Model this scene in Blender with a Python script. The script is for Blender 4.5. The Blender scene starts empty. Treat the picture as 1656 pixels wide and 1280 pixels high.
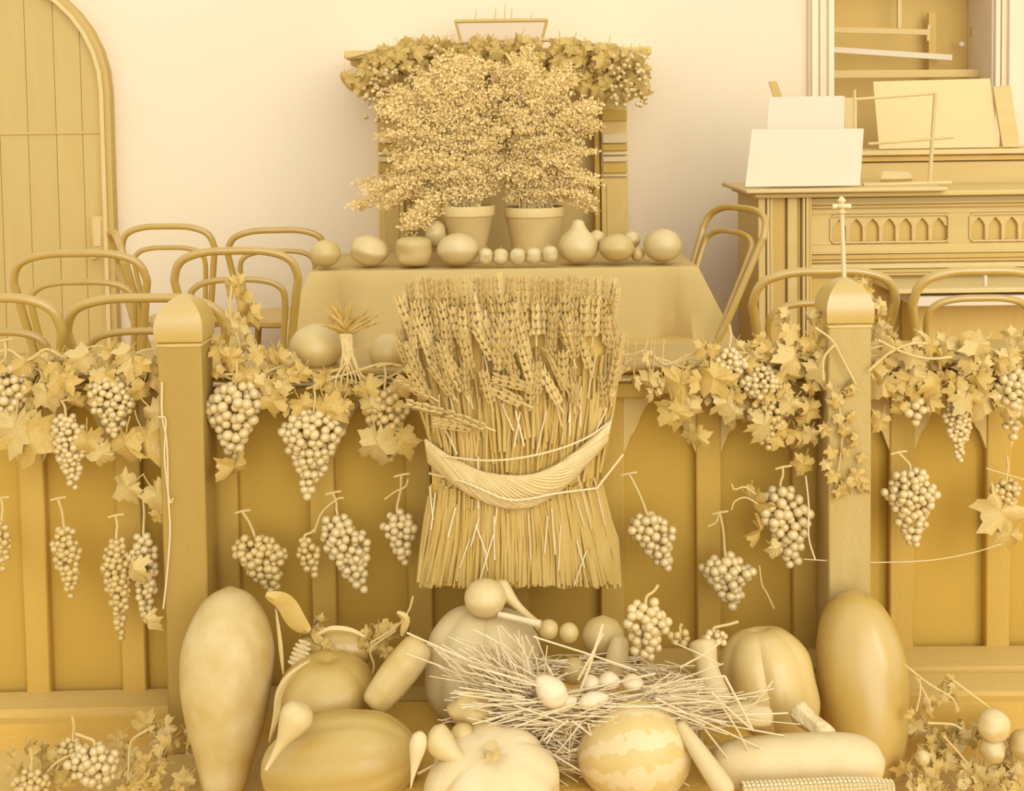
import bpy, math, random
from mathutils import Vector, Matrix, Quaternion, noise
SC = bpy.context.scene
COL = SC.collection
# ---------------------------------------------------------------- camera
F = 1900.0; SHY = -345.0
cam_d = bpy.data.cameras.new('camera'); cam = bpy.data.objects.new('camera', cam_d); COL.objects.link(cam)
cam_d.sensor_width = 36; cam_d.lens = F/1656*36; cam_d.shift_y = SHY/1656
cam_d.clip_start = .05
CL = Vector((0, 0, 1.32))
RM = Matrix.Rotation(math.radians(87), 3, 'X') @ Matrix.Rotation(math.radians(-.8), 3, 'Z')
cam.matrix_world = Matrix.Translation(CL) @ RM.to_4x4()
SC.camera = cam
# ---------------------------------------------------------------- light and exposure
vs = SC.view_settings
SC.display_settings.display_device = 'sRGB'
vs.view_transform = 'Standard'; vs.look = 'None'; vs.gamma = 1; vs.use_curve_mapping = False
vs.exposure = 0.0
W = bpy.data.worlds.new('world'); SC.world = W; W.use_nodes = True
bg = W.node_tree.nodes['Background']; bg.inputs[0].default_value = (.97, 1, 1.06, 1); bg.inputs[1].default_value = 1.15
sl = bpy.data.lights.new('daylight', 'SUN'); sl.energy = 1.68; sl.angle = math.radians(55); sl.color = (.98, 1, 1.04)
so = bpy.data.objects.new('daylight', sl); COL.objects.link(so); so.location = (2.5, -3, 4); so.rotation_euler = Vector((-.22, .9, -.36)).to_track_quat('-Z', 'Y').to_euler()
wl_ = bpy.data.lights.new('side_streak_lamp', 'AREA'); wl_.shape = 'RECTANGLE'; wl_.size = .7; wl_.size_y = 1.8; wl_.energy = 26; wl_.color = (.98, 1, 1.03)  # added lamp, no actual window; puts highlight streaks on the glossy skins
wo = bpy.data.objects.new('side_streak_lamp', wl_); COL.objects.link(wo); wo.location = (2.9, .3, 2.1); wo.rotation_euler = (Vector((.2, 2.8, .2))-wo.location).to_track_quat('-Z', 'Y').to_euler()
# ---------------------------------------------------------------- palette and materials
K = .80
def col(t, k=1):
    """colour of the sepia print: 0 = deep ochre, 1 = cream"""
    t = max(-.35, min(1.08, t))
    r = .62+.38*t; g = .372+.43*t; s = .25+.46*t; b = max(.02, s*abs(s))
    return (min(.93, r*K*k), min(.9, g*K*k), b*K*k, 1)
MATS = {}
KS = {'floor_boards': 1.15, 'door_wood': .93, 'door_trim_wood': 1, 'screen_wood': 1.04, 'recess_board': 0.98, 'plaster': 0.96, 'right_post_wood': .86, 'panel_wood': 1.04, 'polished_shelf_wood': 0.85, 'bent_beech': 0.95, 'fireplace_opening': 1.06, 'fireplace_wood': 1.15, 'fern_leaf': 1.22, 'dark_vine_leaf': 1.0, 'vine_leaf': 1, 'pale_vine_leaf': 0.98, 'white_grape': 0.95, 'black_grape': 0.95, 'wheat_ear': 1.05, 'wheat_stalk': .98, 'sheaf_inner_straw': 1.1, 'card': 0.85, 'sheet_paper': 0.98, 'organ_wood': 1, 'organ_shadow_wood': 1.05, 'organ_light_wood': 1, 'fruit_skin': 0.95, 'pale_fruit_skin': 0.95, 'apple_skin': 0.97, 'eggshell': 0.95, 'pale_marrow_skin': 0.93, 'dark_marrow_skin': 0.95, 'pumpkin_skin': 0.93, 'dark_pumpkin_skin': 0.95, 'white_pumpkin_skin': 0.96, 'dark_cloth': 1.25, 'terracotta': 1.05, 'hatch_back': 1.1, 'tablecloth_linen': 0.97, 'left_post_wood': 0.86, 'step_wood': 1.12, 'step_riser_wood': 1.2}   # how pale each surface's pigment is overall
def mat(name, t, v=.05, scale=12, rough=.6, bump=.15, bscale=None, stretch=(1, 1, 1), spec=.4, stripes=None):
    if name in MATS: return MATS[name]
    m = bpy.data.materials.new(name); m.use_nodes = True; MATS[name] = m; k = KS.get(name, 1)
    nt = m.node_tree; N = nt.nodes; L = nt.links; p = N['Principled BSDF']
    p.inputs['Roughness'].default_value = rough
    p.inputs['Specular IOR Level'].default_value = spec
    tc = N.new('ShaderNodeTexCoord'); mp = N.new('ShaderNodeMapping'); mp.inputs['Scale'].default_value = stretch
    L.new(tc.outputs['Object'], mp.inputs[0])
    nz = N.new('ShaderNodeTexNoise'); nz.inputs['Scale'].default_value = scale; nz.inputs['Detail'].default_value = 6
    L.new(mp.outputs[0], nz.inputs['Vector'])
    rp = N.new('ShaderNodeValToRGB'); e = rp.color_ramp.elements
    e[0].position = .3; e[0].color = col(t-v, k); e[1].position = .7; e[1].color = col(t+v, k)
    L.new(nz.outputs['Fac'], rp.inputs[0])
    src = rp.outputs[0]
    oi = N.new('ShaderNodeObjectInfo'); hv = N.new('ShaderNodeHueSaturation')
    mr = N.new('ShaderNodeMapRange'); mr.inputs[3].default_value = .95; mr.inputs[4].default_value = 1.04
    L.new(oi.outputs['Random'], mr.inputs[0]); L.new(mr.outputs[0], hv.inputs['Value']); L.new(src, hv.inputs['Color'])
    src = hv.outputs[0]
    if stripes:                               # ragged meridian stripes of a melon, by angle round the local z axis
        n, t2 = stripes
        sx = N.new('ShaderNodeSeparateXYZ'); L.new(tc.outputs['Object'], sx.inputs[0])
        at = N.new('ShaderNodeMath'); at.operation = 'ARCTAN2'; L.new(sx.outputs[0], at.inputs[0]); L.new(sx.outputs[1], at.inputs[1])
        mu = N.new('ShaderNodeMath'); mu.operation = 'MULTIPLY'; mu.inputs[1].default_value = n; L.new(at.outputs[0], mu.inputs[0])
        n2 = N.new('ShaderNodeTexNoise'); n2.inputs['Scale'].default_value = 55; n2.inputs['Detail'].default_value = 5; L.new(tc.outputs['Object'], n2.inputs['Vector'])
        ad = N.new('ShaderNodeMath'); ad.operation = 'MULTIPLY_ADD'; ad.inputs[1].default_value = 6; L.new(n2.outputs['Fac'], ad.inputs[0]); L.new(mu.outputs[0], ad.inputs[2])
        si = N.new('ShaderNodeMath'); si.operation = 'SINE'; L.new(ad.outputs[0], si.inputs[0])
        r2 = N.new('ShaderNodeMapRange'); r2.inputs[1].default_value = -.15; r2.inputs[2].default_value = .25; L.new(si.outputs[0], r2.inputs[0])
        mx = N.new('ShaderNodeMix'); mx.data_type = 'RGBA'; L.new(r2.outputs[0], mx.inputs[0]); L.new(src, mx.inputs[6]); mx.inputs[7].default_value = col(t2, k)
        src = mx.outputs[2]
    L.new(src, p.inputs['Base Color'])
    if bump:
        n3 = N.new('ShaderNodeTexNoise'); n3.inputs['Scale'].default_value = bscale or scale*6; n3.inputs['Detail'].default_value = 4
        L.new(mp.outputs[0], n3.inputs['Vector'])
        b = N.new('ShaderNodeBump'); b.inputs['Strength'].default_value = bump; b.inputs['Distance'].default_value = .01
        L.new(n3.outputs['Fac'], b.inputs['Height']); L.new(b.outputs[0], p.inputs['Normal'])
    return m
m_wall = mat('plaster', 1.0, .03, 1.2, .9, .10, 60, spec=.1)
m_floor = mat('floor_boards', 0.22, .05, 3, .8, .2, 40, (1, 6, 1))
m_door = mat('door_wood', 0.25, .03, 3, .65, .1, 40, (8, 8, 1))
m_trimdark = mat('door_trim_wood', 0.2, .03, 6, .5)
m_pale = mat('pale_moulding', .72, .04, 5, .7)
m_dark = mat('screen_wood', 0, .04, 2, .7, .2, 30, (6, 6, 1), spec=.25)
m_shelf = mat('polished_shelf_wood', 0, .04, 3, .35, .05, 30, (1, 6, 6), spec=.6)
m_mid = mat('panel_wood', 0.28, .03, 4, .7, .15, 30, (6, 6, 1))
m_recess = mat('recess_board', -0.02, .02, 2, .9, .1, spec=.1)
m_chair = mat('bent_beech', 0.02, .04, 20, .28, 0, spec=.8)
m_cane = mat('seat_wood', .25, .04, 30, .5)
m_cloth = mat('tablecloth_linen', 0.4, .02, 8, .9, .12, 300, spec=.1)
m_table = mat('table_wood', .2, .04, 10)
m_fire = mat('fireplace_wood', 0.22, .05, 6, .6, .2, 30, (5, 5, 1))
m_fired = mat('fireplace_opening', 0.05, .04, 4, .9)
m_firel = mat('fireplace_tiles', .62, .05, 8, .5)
m_pot = mat('terracotta', 0.45, .07, 8, .7, .2, 60)
m_soil = mat('soil', .0, .05, 60, .9, .6)
m_fern = mat('fern_leaf', 0.42, .10, 20, .7, 0, spec=.2)
m_leafd = mat('dark_vine_leaf', 0.14, .10, 18, .6, .2, 60)
m_leafm = mat('vine_leaf', 0.12, .10, 18, .6, .2, 60)
m_leafl = mat('pale_vine_leaf', 0.3, .10, 18, .6, .2, 60)
m_stem = mat('woody_stem', .42, .08, 30, .7)
m_twine = mat('twine', .72, .05, 60, .8)
m_grape = mat('white_grape', 0.5, .06, 30, .25, 0, spec=.7)
m_graped = mat('black_grape', 0.3, .08, 30, .3, 0, spec=.7)
m_wheat = mat('wheat_ear', 0.4, .10, 60, .5, .2, 200)
m_straw = mat('straw', 0.76, .12, 30, .5, 0)
m_stalk = mat('wheat_stalk', .16, .10, 40, .5, .1, 200, (1, 1, .1))
m_core = mat('sheaf_inner_straw', 0.08, .06, 40, .8, .4, 100, (1, 1, .1))
m_paper = mat('card', 1.0, .02, 3, .9, 0, spec=.1)
m_sheet = mat('sheet_paper', 0.6, .03, 3, .9, 0, spec=.1)
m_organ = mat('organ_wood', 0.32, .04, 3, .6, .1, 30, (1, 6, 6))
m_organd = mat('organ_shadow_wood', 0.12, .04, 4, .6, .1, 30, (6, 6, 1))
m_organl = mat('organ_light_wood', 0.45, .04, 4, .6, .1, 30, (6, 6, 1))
m_hatch = mat('hatch_back', 0.24, .05, 2, .8)
m_brass = mat('brass', .62, .04, 10, .3, 0, spec=.9)
m_fruit = mat('fruit_skin', 0.36, .10, 9, .45, .05, 60, spec=.5)
m_fruitl = mat('pale_fruit_skin', 0.5, .08, 14, .45, .08, 60, spec=.5)
m_apple = mat('apple_skin', 0.55, .12, 30, .4, 0, spec=.5)
m_egg = mat('eggshell', 0.82, .03, 20, .5, 0)
m_melonp = mat('pale_marrow_skin', .34, .20, 14, .55, .06, 60, spec=.4)
m_melond = mat('dark_marrow_skin', 0.12, .05, 7, .32, .03, 60, spec=.7)
m_pump = mat('pumpkin_skin', 0.58, .07, 9, .5, .1, 60, spec=.4)
m_pumpd = mat('dark_pumpkin_skin', 0.17, .07, 9, .4, .1, 60, spec=.5)
m_white = mat('white_pumpkin_skin', 0.66, .08, 14, .55, .15, 60, spec=.3)
m_water = mat('striped_melon_skin', .34, .06, 20, .45, .05, stripes=(9, .62))
m_corn = mat('corn_kernels', .62, .08, 50, .4, 0)
m_husk = mat('corn_husk', .45, .08, 30, .7, .2, 100)
m_moundc = mat('dark_cloth', 0.03, .04, 10, .9, .3, 80, spec=.1)
# ---------------------------------------------------------------- helpers
def P(px, py, Y):
    d = RM @ Vector(((px-828)/F, (640-py+SHY)/F, -1)); return CL + d*(Y/d.y)
def S(Y): return Y/F
def cr(pts, n=6):
    pts = [Vector(p) for p in pts]; out = []
    q = [pts[0]*2-pts[1]]+pts+[pts[-1]*2-pts[-2]]
    for i in range(1, len(q)-2):
        for k in range(n):
            t = k/n; a, b, c, d = q[i-1:i+3]
            out.append(.5*((2*b)+(c-a)*t+(2*a-5*b+4*c-d)*t*t+(3*b-a-3*c+d)*t**3))
    out.append(pts[-1].copy()); return out
class MB:
    def __init__(s): s.v = []; s.f = []
    def add(s, vs, fs):
        b = len(s.v); s.v += [tuple(v) for v in vs]; s.f += [tuple(b+i for i in f) for f in fs]; return s
    def box(s, x0, x1, y0, y1, z0, z1, b=.003):
        """box with chamfered edges"""
        b = min(b, (x1-x0)*.3, (y1-y0)*.3, (z1-z0)*.3)
        c = Vector(((x0+x1)/2, (y0+y1)/2, (z0+z1)/2)); h = Vector(((x1-x0)/2, (y1-y0)/2, (z1-z0)/2))
        vs = []; idx = {}
        for sx in (-1, 1):
            for sy in (-1, 1):
                for sz in (-1, 1):
                    for a in range(3):
                        d = Vector((h.x-b*(a != 0), h.y-b*(a != 1), h.z-b*(a != 2)))
                        idx[(sx, sy, sz, a)] = len(vs); vs.append(c+Vector((sx*d.x, sy*d.y, sz*d.z)))
        fs = []; R = (-1, 1)
        o = [(-1, -1), (1, -1), (1, 1), (-1, 1)]
        for sg in R:
            fs.append([idx[(sg, u, v, 0)] for u, v in o]); fs.append([idx[(u, sg, v, 1)] for u, v in o]); fs.append([idx[(u, v, sg, 2)] for u, v in o])
        for u in R:
            for v in R:
                fs.append([idx[(-1, u, v, 1)], idx[(1, u, v, 1)], idx[(1, u, v, 2)], idx[(-1, u, v, 2)]])
                fs.append([idx[(u, -1, v, 0)], idx[(u, 1, v, 0)], idx[(u, 1, v, 2)], idx[(u, -1, v, 2)]])
                fs.append([idx[(u, v, -1, 0)], idx[(u, v, 1, 0)], idx[(u, v, 1, 1)], idx[(u, v, -1, 1)]])
                for w in R: fs.append([idx[(u, v, w, a)] for a in range(3)])
        return s.add(vs, fs)
    def slab(s, quad, thick):
        """thin board from four corner points, thickened along its normal"""
        q = [Vector(p) for p in quad]; n = (q[1]-q[0]).cross(q[3]-q[0]).normalized()*thick
        return s.add(q+[p+n for p in q], [(0, 1, 2, 3), (7, 6, 5, 4), (0, 4, 5, 1), (1, 5, 6, 2), (2, 6, 7, 3), (3, 7, 4, 0)])
    def tube(s, pts, r, n=8, closed=False):
        pts = [Vector(p) for p in pts]; m = len(pts)
        rs = r if isinstance(r, (list, tuple)) else [r]*m
        if len(rs) != m: rs = [rs[min(len(rs)-1, int(i/(m-1)*(len(rs)-1)+.5))] for i in range(m)]
        vs = []; up = None
        for i, p in enumerate(pts):
            a = pts[(i-1) % m] if (closed or i > 0) else p; b = pts[(i+1) % m] if (closed or i < m-1) else p
            d = (b-a).normalized() if (b-a).length > 1e-9 else Vector((0, 0, 1))
            if up is None: up = Vector((0, 0, 1)) if abs(d.z) < .9 else Vector((1, 0, 0))
            u = (up-d*up.dot(d)).normalized(); w = d.cross(u); up = u
            for k in range(n):
                an = 2*math.pi*k/n; vs.append(p+(u*math.cos(an)+w*math.sin(an))*rs[i])
        fs = []
        for i in range(m if closed else m-1):
            j = (i+1) % m
            for k in range(n): fs.append((i*n+k, i*n+(k+1) % n, j*n+(k+1) % n, j*n+k))
        if not closed: fs += [tuple(range(n))[::-1], tuple((m-1)*n+k for k in range(n))]
        return s.add(vs, fs)
    def lathe(s, prof, n=24, ribs=0, depth=0, c=(0, 0, 0), bend=(0, 0), lump=0, seed=0):
        """prof: (z, r) list along local z; ribs cut grooves; bend shifts the middle sideways"""
        vs = []; m = len(prof); z0 = prof[0][0]; z1 = prof[-1][0]
        for z, r in prof:
            q = (z-z0)/max(1e-9, z1-z0); bx = bend[0]*4*q*(1-q); by = bend[1]*4*q*(1-q)
            for k in range(n):
                a = 2*math.pi*k/n; rr = r
                if ribs: rr *= 1-depth*(1-abs(math.sin(ribs*a/2))**.55)
                if lump: rr *= 1+lump*noise.noise(Vector((math.cos(a)*1.3+seed, math.sin(a)*1.3, q*3)))
                vs.append((c[0]+bx+rr*math.cos(a), c[1]+by+rr*math.sin(a), c[2]+z))
        fs = []
        for i in range(m-1):
            for k in range(n): fs.append((i*n+k, i*n+(k+1) % n, (i+1)*n+(k+1) % n, (i+1)*n+k))
        fs += [tuple(range(n))[::-1], tuple((m-1)*n+k for k in range(n))]
        return s.add(vs, fs)
    def mesh(s, name, m, smooth=True, off=None):
        me = bpy.data.meshes.new(name)
        v = s.v if off is None else [(a-off[0], b-off[1], c-off[2]) for a, b, c in s.v]
        me.from_pydata(v, [], s.f); me.update(); me.materials.append(m)
        import bmesh
        bm = bmesh.new(); bm.from_mesh(me); bmesh.ops.recalc_face_normals(bm, faces=bm.faces); bm.to_mesh(me); bm.free()
        if smooth:
            me.polygons.foreach_set('use_smooth', [True]*len(me.polygons))
            try: me.set_sharp_from_angle(angle=math.radians(40))
            except Exception: pass
        return me
    def ob(s, name, m, parent=None, smooth=True, loc=None, keep=False):
        """link as one object. World-coordinate mesh unless keep; origin goes to loc or the parent's place"""
        if keep: off = None
        elif parent is not None: off = wl(parent)
        else: off = Vector(loc) if loc is not None else s.base()
        o = bpy.data.objects.new(name, s.mesh(name, m, smooth, off)); COL.objects.link(o)
        if parent is not None: o.parent = parent
        elif not keep: o.location = off
        elif loc is not None: o.location = loc
        return o
    def base(s):
        n = len(s.v); xs = [v[0] for v in s.v]; ys = [v[1] for v in s.v]; zs = [v[2] for v in s.v]
        return Vector(((min(xs)+max(xs))/2, (min(ys)+max(ys))/2, min(zs)))
def wl(o):
    v = Vector(o.location)
    while o.parent is not None: o = o.parent; v = v+Vector(o.location)
    return v
def tag(o, label=None, cat=None, group=None, kind=None):
    if label: o['label'] = label
    if cat: o['category'] = cat
    if group: o['group'] = group
    if kind: o['kind'] = kind
    return o
def thing(name, label, cat, loc=(0, 0, 0), group=None, rot=None):
    o = bpy.data.objects.new(name, None); COL.objects.link(o); o.location = loc; o.empty_display_size = .05
    if rot is not None: o.rotation_mode = 'QUATERNION'; o.rotation_quaternion = rot
    o.matrix_world = Matrix.LocRotScale(Vector(loc), rot if rot is not None else Quaternion(), None)
    return tag(o, label, cat, group)
def inst(name, me, parent, loc, rot=None, sc=1):
    o = bpy.data.objects.new(name, me); COL.objects.link(o); o.parent = parent; o.location = loc
    if rot is not None: o.rotation_mode = 'QUATERNION'; o.rotation_quaternion = rot
    o.scale = (sc, sc, sc) if not isinstance(sc, tuple) else sc
    return o
def smooth_prof(pts, n=5): return [(p.x, max(.0004, p.y)) for p in cr([(a, b, 0) for a, b in pts], n)]
# ---------------------------------------------------------------- setting
YW = 5.6; FZ = -.19
def struct(o): o['kind'] = 'structure'; return o
struct(MB().box(-3.6, 3.6, -1.2, 2.99, FZ-.06, FZ, .002).ob('floor', m_floor, loc=(0, 1, FZ-.06)))
struct(MB().box(-3.6, 3.6, 2.99, YW+.1, FZ, 0, .002).ob('floor', m_floor, loc=(0, 4.2, FZ)))
# back wall with an opening for the hatch (pieces round it) and for the arched door
hx0, hx1 = P(1345, 100, YW).x, P(1602, 100, YW).x; hz0 = .95; hz1 = P(1450, -60, YW).z
w = MB()
w.add([(-3.6, YW, 0), (hx0, YW, 0), (hx0, YW, 3.2), (-3.6, YW, 3.2)], [(0, 1, 2, 3)])
w.add([(hx1, YW, 0), (3.6, YW, 0), (3.6, YW, 3.2), (hx1, YW, 3.2)], [(0, 1, 2, 3)])
w.add([(hx0, YW, 0), (hx1, YW, 0), (hx1, YW, hz0), (hx0, YW, hz0)], [(0, 1, 2, 3)])
w.add([(hx0, YW, hz1), (hx1, YW, hz1), (hx1, YW, 3.2), (hx0, YW, 3.2)], [(0, 1, 2, 3)])
e = .35
for q in (((hx0, hz0), (hx0, hz1)), ((hx1, hz0), (hx1, hz1)), ((hx0, hz0), (hx1, hz0)), ((hx0, hz1), (hx1, hz1))):
    (a, b), (c, d) = q; w.add([(a, YW, b), (c, YW, d), (c, YW+e, d), (a, YW+e, b)], [(0, 1, 2, 3)])
w.add([(-3.6, YW+e, 0), (3.6, YW+e, 0), (3.6, YW+e, 3.2), (-3.6, YW+e, 3.2)], [(0, 1, 2, 3)])
wall = struct(w.ob('wall_back', m_wall, smooth=False, loc=(0, YW, 0)))
# hatch back board, rails, post and light bar seen in the opening
win = struct(MB().box(hx0, hx1, YW+.28, YW+.34, hz0, hz1).ob('window_1', m_hatch, loc=(hx0, YW, hz0)))
def pxbar(x0, y0, x1, y1, wpx, Y, dep=.03):
    a, b = P(x0, y0, Y), P(x1, y1, Y); d = (b-a).normalized(); n = Vector((-d.z, 0, d.x))*wpx*S(Y)/2
    return MB().slab([a-n, b-n, b+n, a+n], -dep)
for bi, (a, b, c, d, wd, mm, nm) in enumerate(((1345, 48, 1500, 52, 9, m_organ, 'rail'), (1345, 120, 1602, 118, 12, m_organ, 'rail'), (1345, 80, 1540, 93, 9, m_paper, 'pole'),
        (1455, -40, 1455, 46, 6, m_organl, 'post'), (1503, 40, 1501, 66, 4, m_organl, 'post'), (1508, 20, 1508, 120, 12, m_organd, 'post'), (1581, -40, 1578, 60, 14, m_organd, 'post'))):
    pxbar(a, b, c, d, wd, YW+.10+.022*bi, .018).ob(nm, mm, win)
MB().lathe(smooth_prof([(-.016, .002), (-.01, .012), (0, .016), (.01, .012), (.016, .002)], 3), 14, c=P(1555, 72, YW+.2)).ob('knob', m_paper, win)
# moulded hatch frame
def vtrim(name, x0, x1, z0, z1, Y=YW, d=.05, m=m_pale):
    b = MB(); wd = x1-x0
    b.box(x0, x1, Y-d*.5, Y, z0, z1); b.box(x0+wd*.08, x0+wd*.3, Y-d, Y-d*.45, z0, z1); b.box(x0+wd*.42, x0+wd*.5, Y-d*.8, Y-d*.45, z0, z1); b.box(x0+wd*.75, x0+wd*.97, Y-d*.9, Y-d*.45, z0, z1)
    return struct(b.ob(name, m))
vtrim('trim_1', P(1306, 100, YW).x, hx0+.004, 0, hz1, m=m_wall); vtrim('trim_2', hx1-.004, P(1634, 100, YW).x, 0, hz1, m=m_wall)
# arched plank door on the left
dc = P(-16, 152, YW); R0 = P(184, 152, YW).x-dc.x; zs = dc.z
def arch_ring(r0, r1, y0, y1, zb=0.0, n=18):
    b = MB(); o = []; i = []
    for k in range(n+1):
        a = math.pi*k/n; o.append((dc.x+r1*math.cos(a), zs+r1*math.sin(a))); i.append((dc.x+r0*math.cos(a), zs+r0*math.sin(a)))
    o = [(dc.x+r1, zb)]+o+[(dc.x-r1, zb)]; i = [(dc.x+r0, zb)]+i+[(dc.x-r0, zb)]
    vs = [(x, y0, z) for x, z in o]+[(x, y0, z) for x, z in i]+[(x, y1, z) for x, z in o]+[(x, y1, z) for x, z in i]
    m = len(o); fs = []
    for k in range(m-1): fs += [(k, k+1, m+k+1, m+k), (k, 2*m+k, 2*m+k+1, k+1), (m+k, m+k+1, 3*m+k+1, 3*m+k), (2*m+k, 3*m+k, 3*m+k+1, 2*m+k+1)]
    return b.add(vs, fs)
door = struct(arch_ring(R0*.957, R0, YW-.06, YW, 0).ob('door_1', m_trimdark, loc=(dc.x, YW, 0)))
arch_ring(R0*.925, R0*.957, YW-.075, YW-.001).ob('door_bead', m_organl, door)
# planks
pw = .134; r = R0*.925; x = dc.x-r
edges = [dc.x-r]; 
xe = P(98, 300, YW).x
while xe > dc.x-r: edges.append(xe); xe -= pw
edges = sorted(edges)+[P(140, 300, YW).x+.0, dc.x+r]
for a, b in zip(edges[:-1], edges[1:]):
    if b-a < .01: continue
    mb = MB(); xs = [a+.0012+(b-a-.0024)*k/6 for k in range(7)]
    zt = [zs+math.sqrt(max(0, r*r-(q-dc.x)**2)) for q in xs]
    vs = [(q, YW-.03, 0) for q in xs]+[(q, YW-.03, z) for q, z in zip(xs, zt)]+[(q, YW-.005, 0) for q in xs]+[(q, YW-.005, z) for q, z in zip(xs, zt)]
    fs = [(k, k+1, 8+k, 7+k) for k in range(6)]+[(7+k, 8+k, 22+k, 21+k) for k in range(6)]+[(0, 7, 21, 14), (6, 20, 27, 13)]
    mb.add(vs, fs).ob('plank', m_door, door, smooth=False)
struct_b = MB(); struct_b.add([(dc.x-r, YW-.004, 0), (dc.x+r, YW-.004, 0), (dc.x+r, YW-.004, zs), (dc.x-r, YW-.004, zs)], [(0, 1, 2, 3)]); struct_b.ob('door_backing', m_recess, door, False)
zr = P(60, 215, YW).z; MB().box(dc.x-r*.98, dc.x+r*.98, YW-.036, YW-.028, zr-.008, zr+.004, .002).ob('door_ledge', m_door, door)
a, b = P(154, 348, YW), P(177, 402, YW)
lk = MB().box(a.x, b.x, YW-.065, YW-.03, b.z, a.z, .006).ob('door_lock', m_organ, door)
MB().box(a.x+.012, b.x-.012, YW-.072, YW-.06, b.z+.015, a.z-.015, .004).ob('lock_plate', m_organl, lk)
MB().lathe(smooth_prof([(-.018, .002), (-.012, .014), (0, .019), (.012, .014), (.018, .002)], 3), 12, c=(a.x+.02, YW-.09, b.z-.03)).ob('door_handle', m_organ, door)
# ---------------------------------------------------------------- step (plinth) in front of the railing, slightly askew
def beam(name, pts, z0, z1, dep, m):
    a, b = pts; d = Vector((b[0]-a[0], b[1]-a[1], 0)).normalized(); n = Vector((-d.y, d.x, 0))*dep
    A = Vector((a[0], a[1], 0)); B = Vector((b[0], b[1], 0)); mb = MB(); v = []
    for z in (z0, z1):
        v += [A+Vector((0, 0, z)), B+Vector((0, 0, z)), B+n+Vector((0, 0, z)), A+n+Vector((0, 0, z))]
    mb.add(v, [(0, 1, 5, 4), (1, 2, 6, 5), (2, 3, 7, 6), (3, 0, 4, 7), (4, 5, 6, 7), (3, 2, 1, 0)]); return struct(mb.ob(name, m, smooth=False))
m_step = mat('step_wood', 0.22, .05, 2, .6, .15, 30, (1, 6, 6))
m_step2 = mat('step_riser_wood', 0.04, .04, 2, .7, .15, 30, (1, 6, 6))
# ---------------------------------------------------------------- choir railing
YS0, YS1 = 2.83, 3.10      # shelf front and back
YB = 2.90                  # arcade face
ZT = .722
rail = thing('choir_rail', 'dark wooden choir railing with pointed arches, shelf top and two domed posts', 'railing', (0, YB, FZ))
XL, XR = P(-70, 600, YB).x, P(1740, 600, YB).x
MB().box(XL, XR, YS0, YS1, ZT-.020, ZT, .006).ob('shelf', m_shelf, rail)
m_bead = mat('glint_painted_bead', .62, .05, 6, .3, 0, spec=.8)  # paler than the shelf: the edge highlight is painted into the bead colour
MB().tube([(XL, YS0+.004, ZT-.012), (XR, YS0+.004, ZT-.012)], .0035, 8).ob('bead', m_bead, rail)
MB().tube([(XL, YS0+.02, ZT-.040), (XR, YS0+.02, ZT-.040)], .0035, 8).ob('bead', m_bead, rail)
MB().box(XL, XR, YS0+.02, YS0+.05, ZT-.048, ZT-.024, .006).ob('moulding', m_shelf, rail)
MB().box(XL, XR, YS0+.035, YS0+.07, ZT-.09, ZT-.05, .004).ob('moulding', m_dark, rail)
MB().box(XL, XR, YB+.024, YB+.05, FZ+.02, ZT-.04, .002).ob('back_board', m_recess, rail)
MB().box(XL, XR, YB-.0, YB+.012, FZ, FZ+.06, .004).ob('base_board', m_dark, rail)
def px2x(px): return P(px, 640, YB).x
zA = P(828, 640, YB).z; zB = P(828, 738, YB).z
def arch_piece(parent, x0, x1, ztop, zap, zsp, y0, y1, m, name='arch_panel', prof=None, n=20):
    prof = prof or [(0, 0), (.22, .34), (.36, .40), (.42, .56), (.62, .80), (.85, .93), (1, 1)]
    def f(u):
        for (a, b), (c, d) in zip(prof[:-1], prof[1:]):
            if u <= c: return b+(d-b)*(u-a)/(c-a)
        return 1
    vs = []; m_ = n+1
    for y in (y0, y1):
        for k in range(n+1):
            u = 1-abs(2*k/n-1); x = x0+(x1-x0)*k/n; vs += [(x, y, ztop), (x, y, zsp+(zap-zsp)*f(u))]
    fs = []
    for k in range(n):
        a = 2*k; b = 2*m_+2*k
        fs += [(a, a+2, a+3, a+1), (b+1, b+3, b+2, b), (a+1, a+3, b+3, b+1)]
    return MB().add(vs, fs).ob(name, m, parent, smooth=False)
bays = [(1008+157*k, 1125+157*k) for k in range(-7, 5)]
for x0, x1 in bays:
    if 1290 < x1 < 1340 or 300 < x1 < 340 : pass
    arch_piece(rail, px2x(x0), px2x(x1), ZT-.06, zA, zB, YB, YB+.023, m_mid)
    MB().box(px2x(x1)-.0005, px2x(x1+40)+.0005, YB-.004, YB+.026, FZ+.055, ZT-.05, .004).ob('stile', m_dark, rail)
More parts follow.
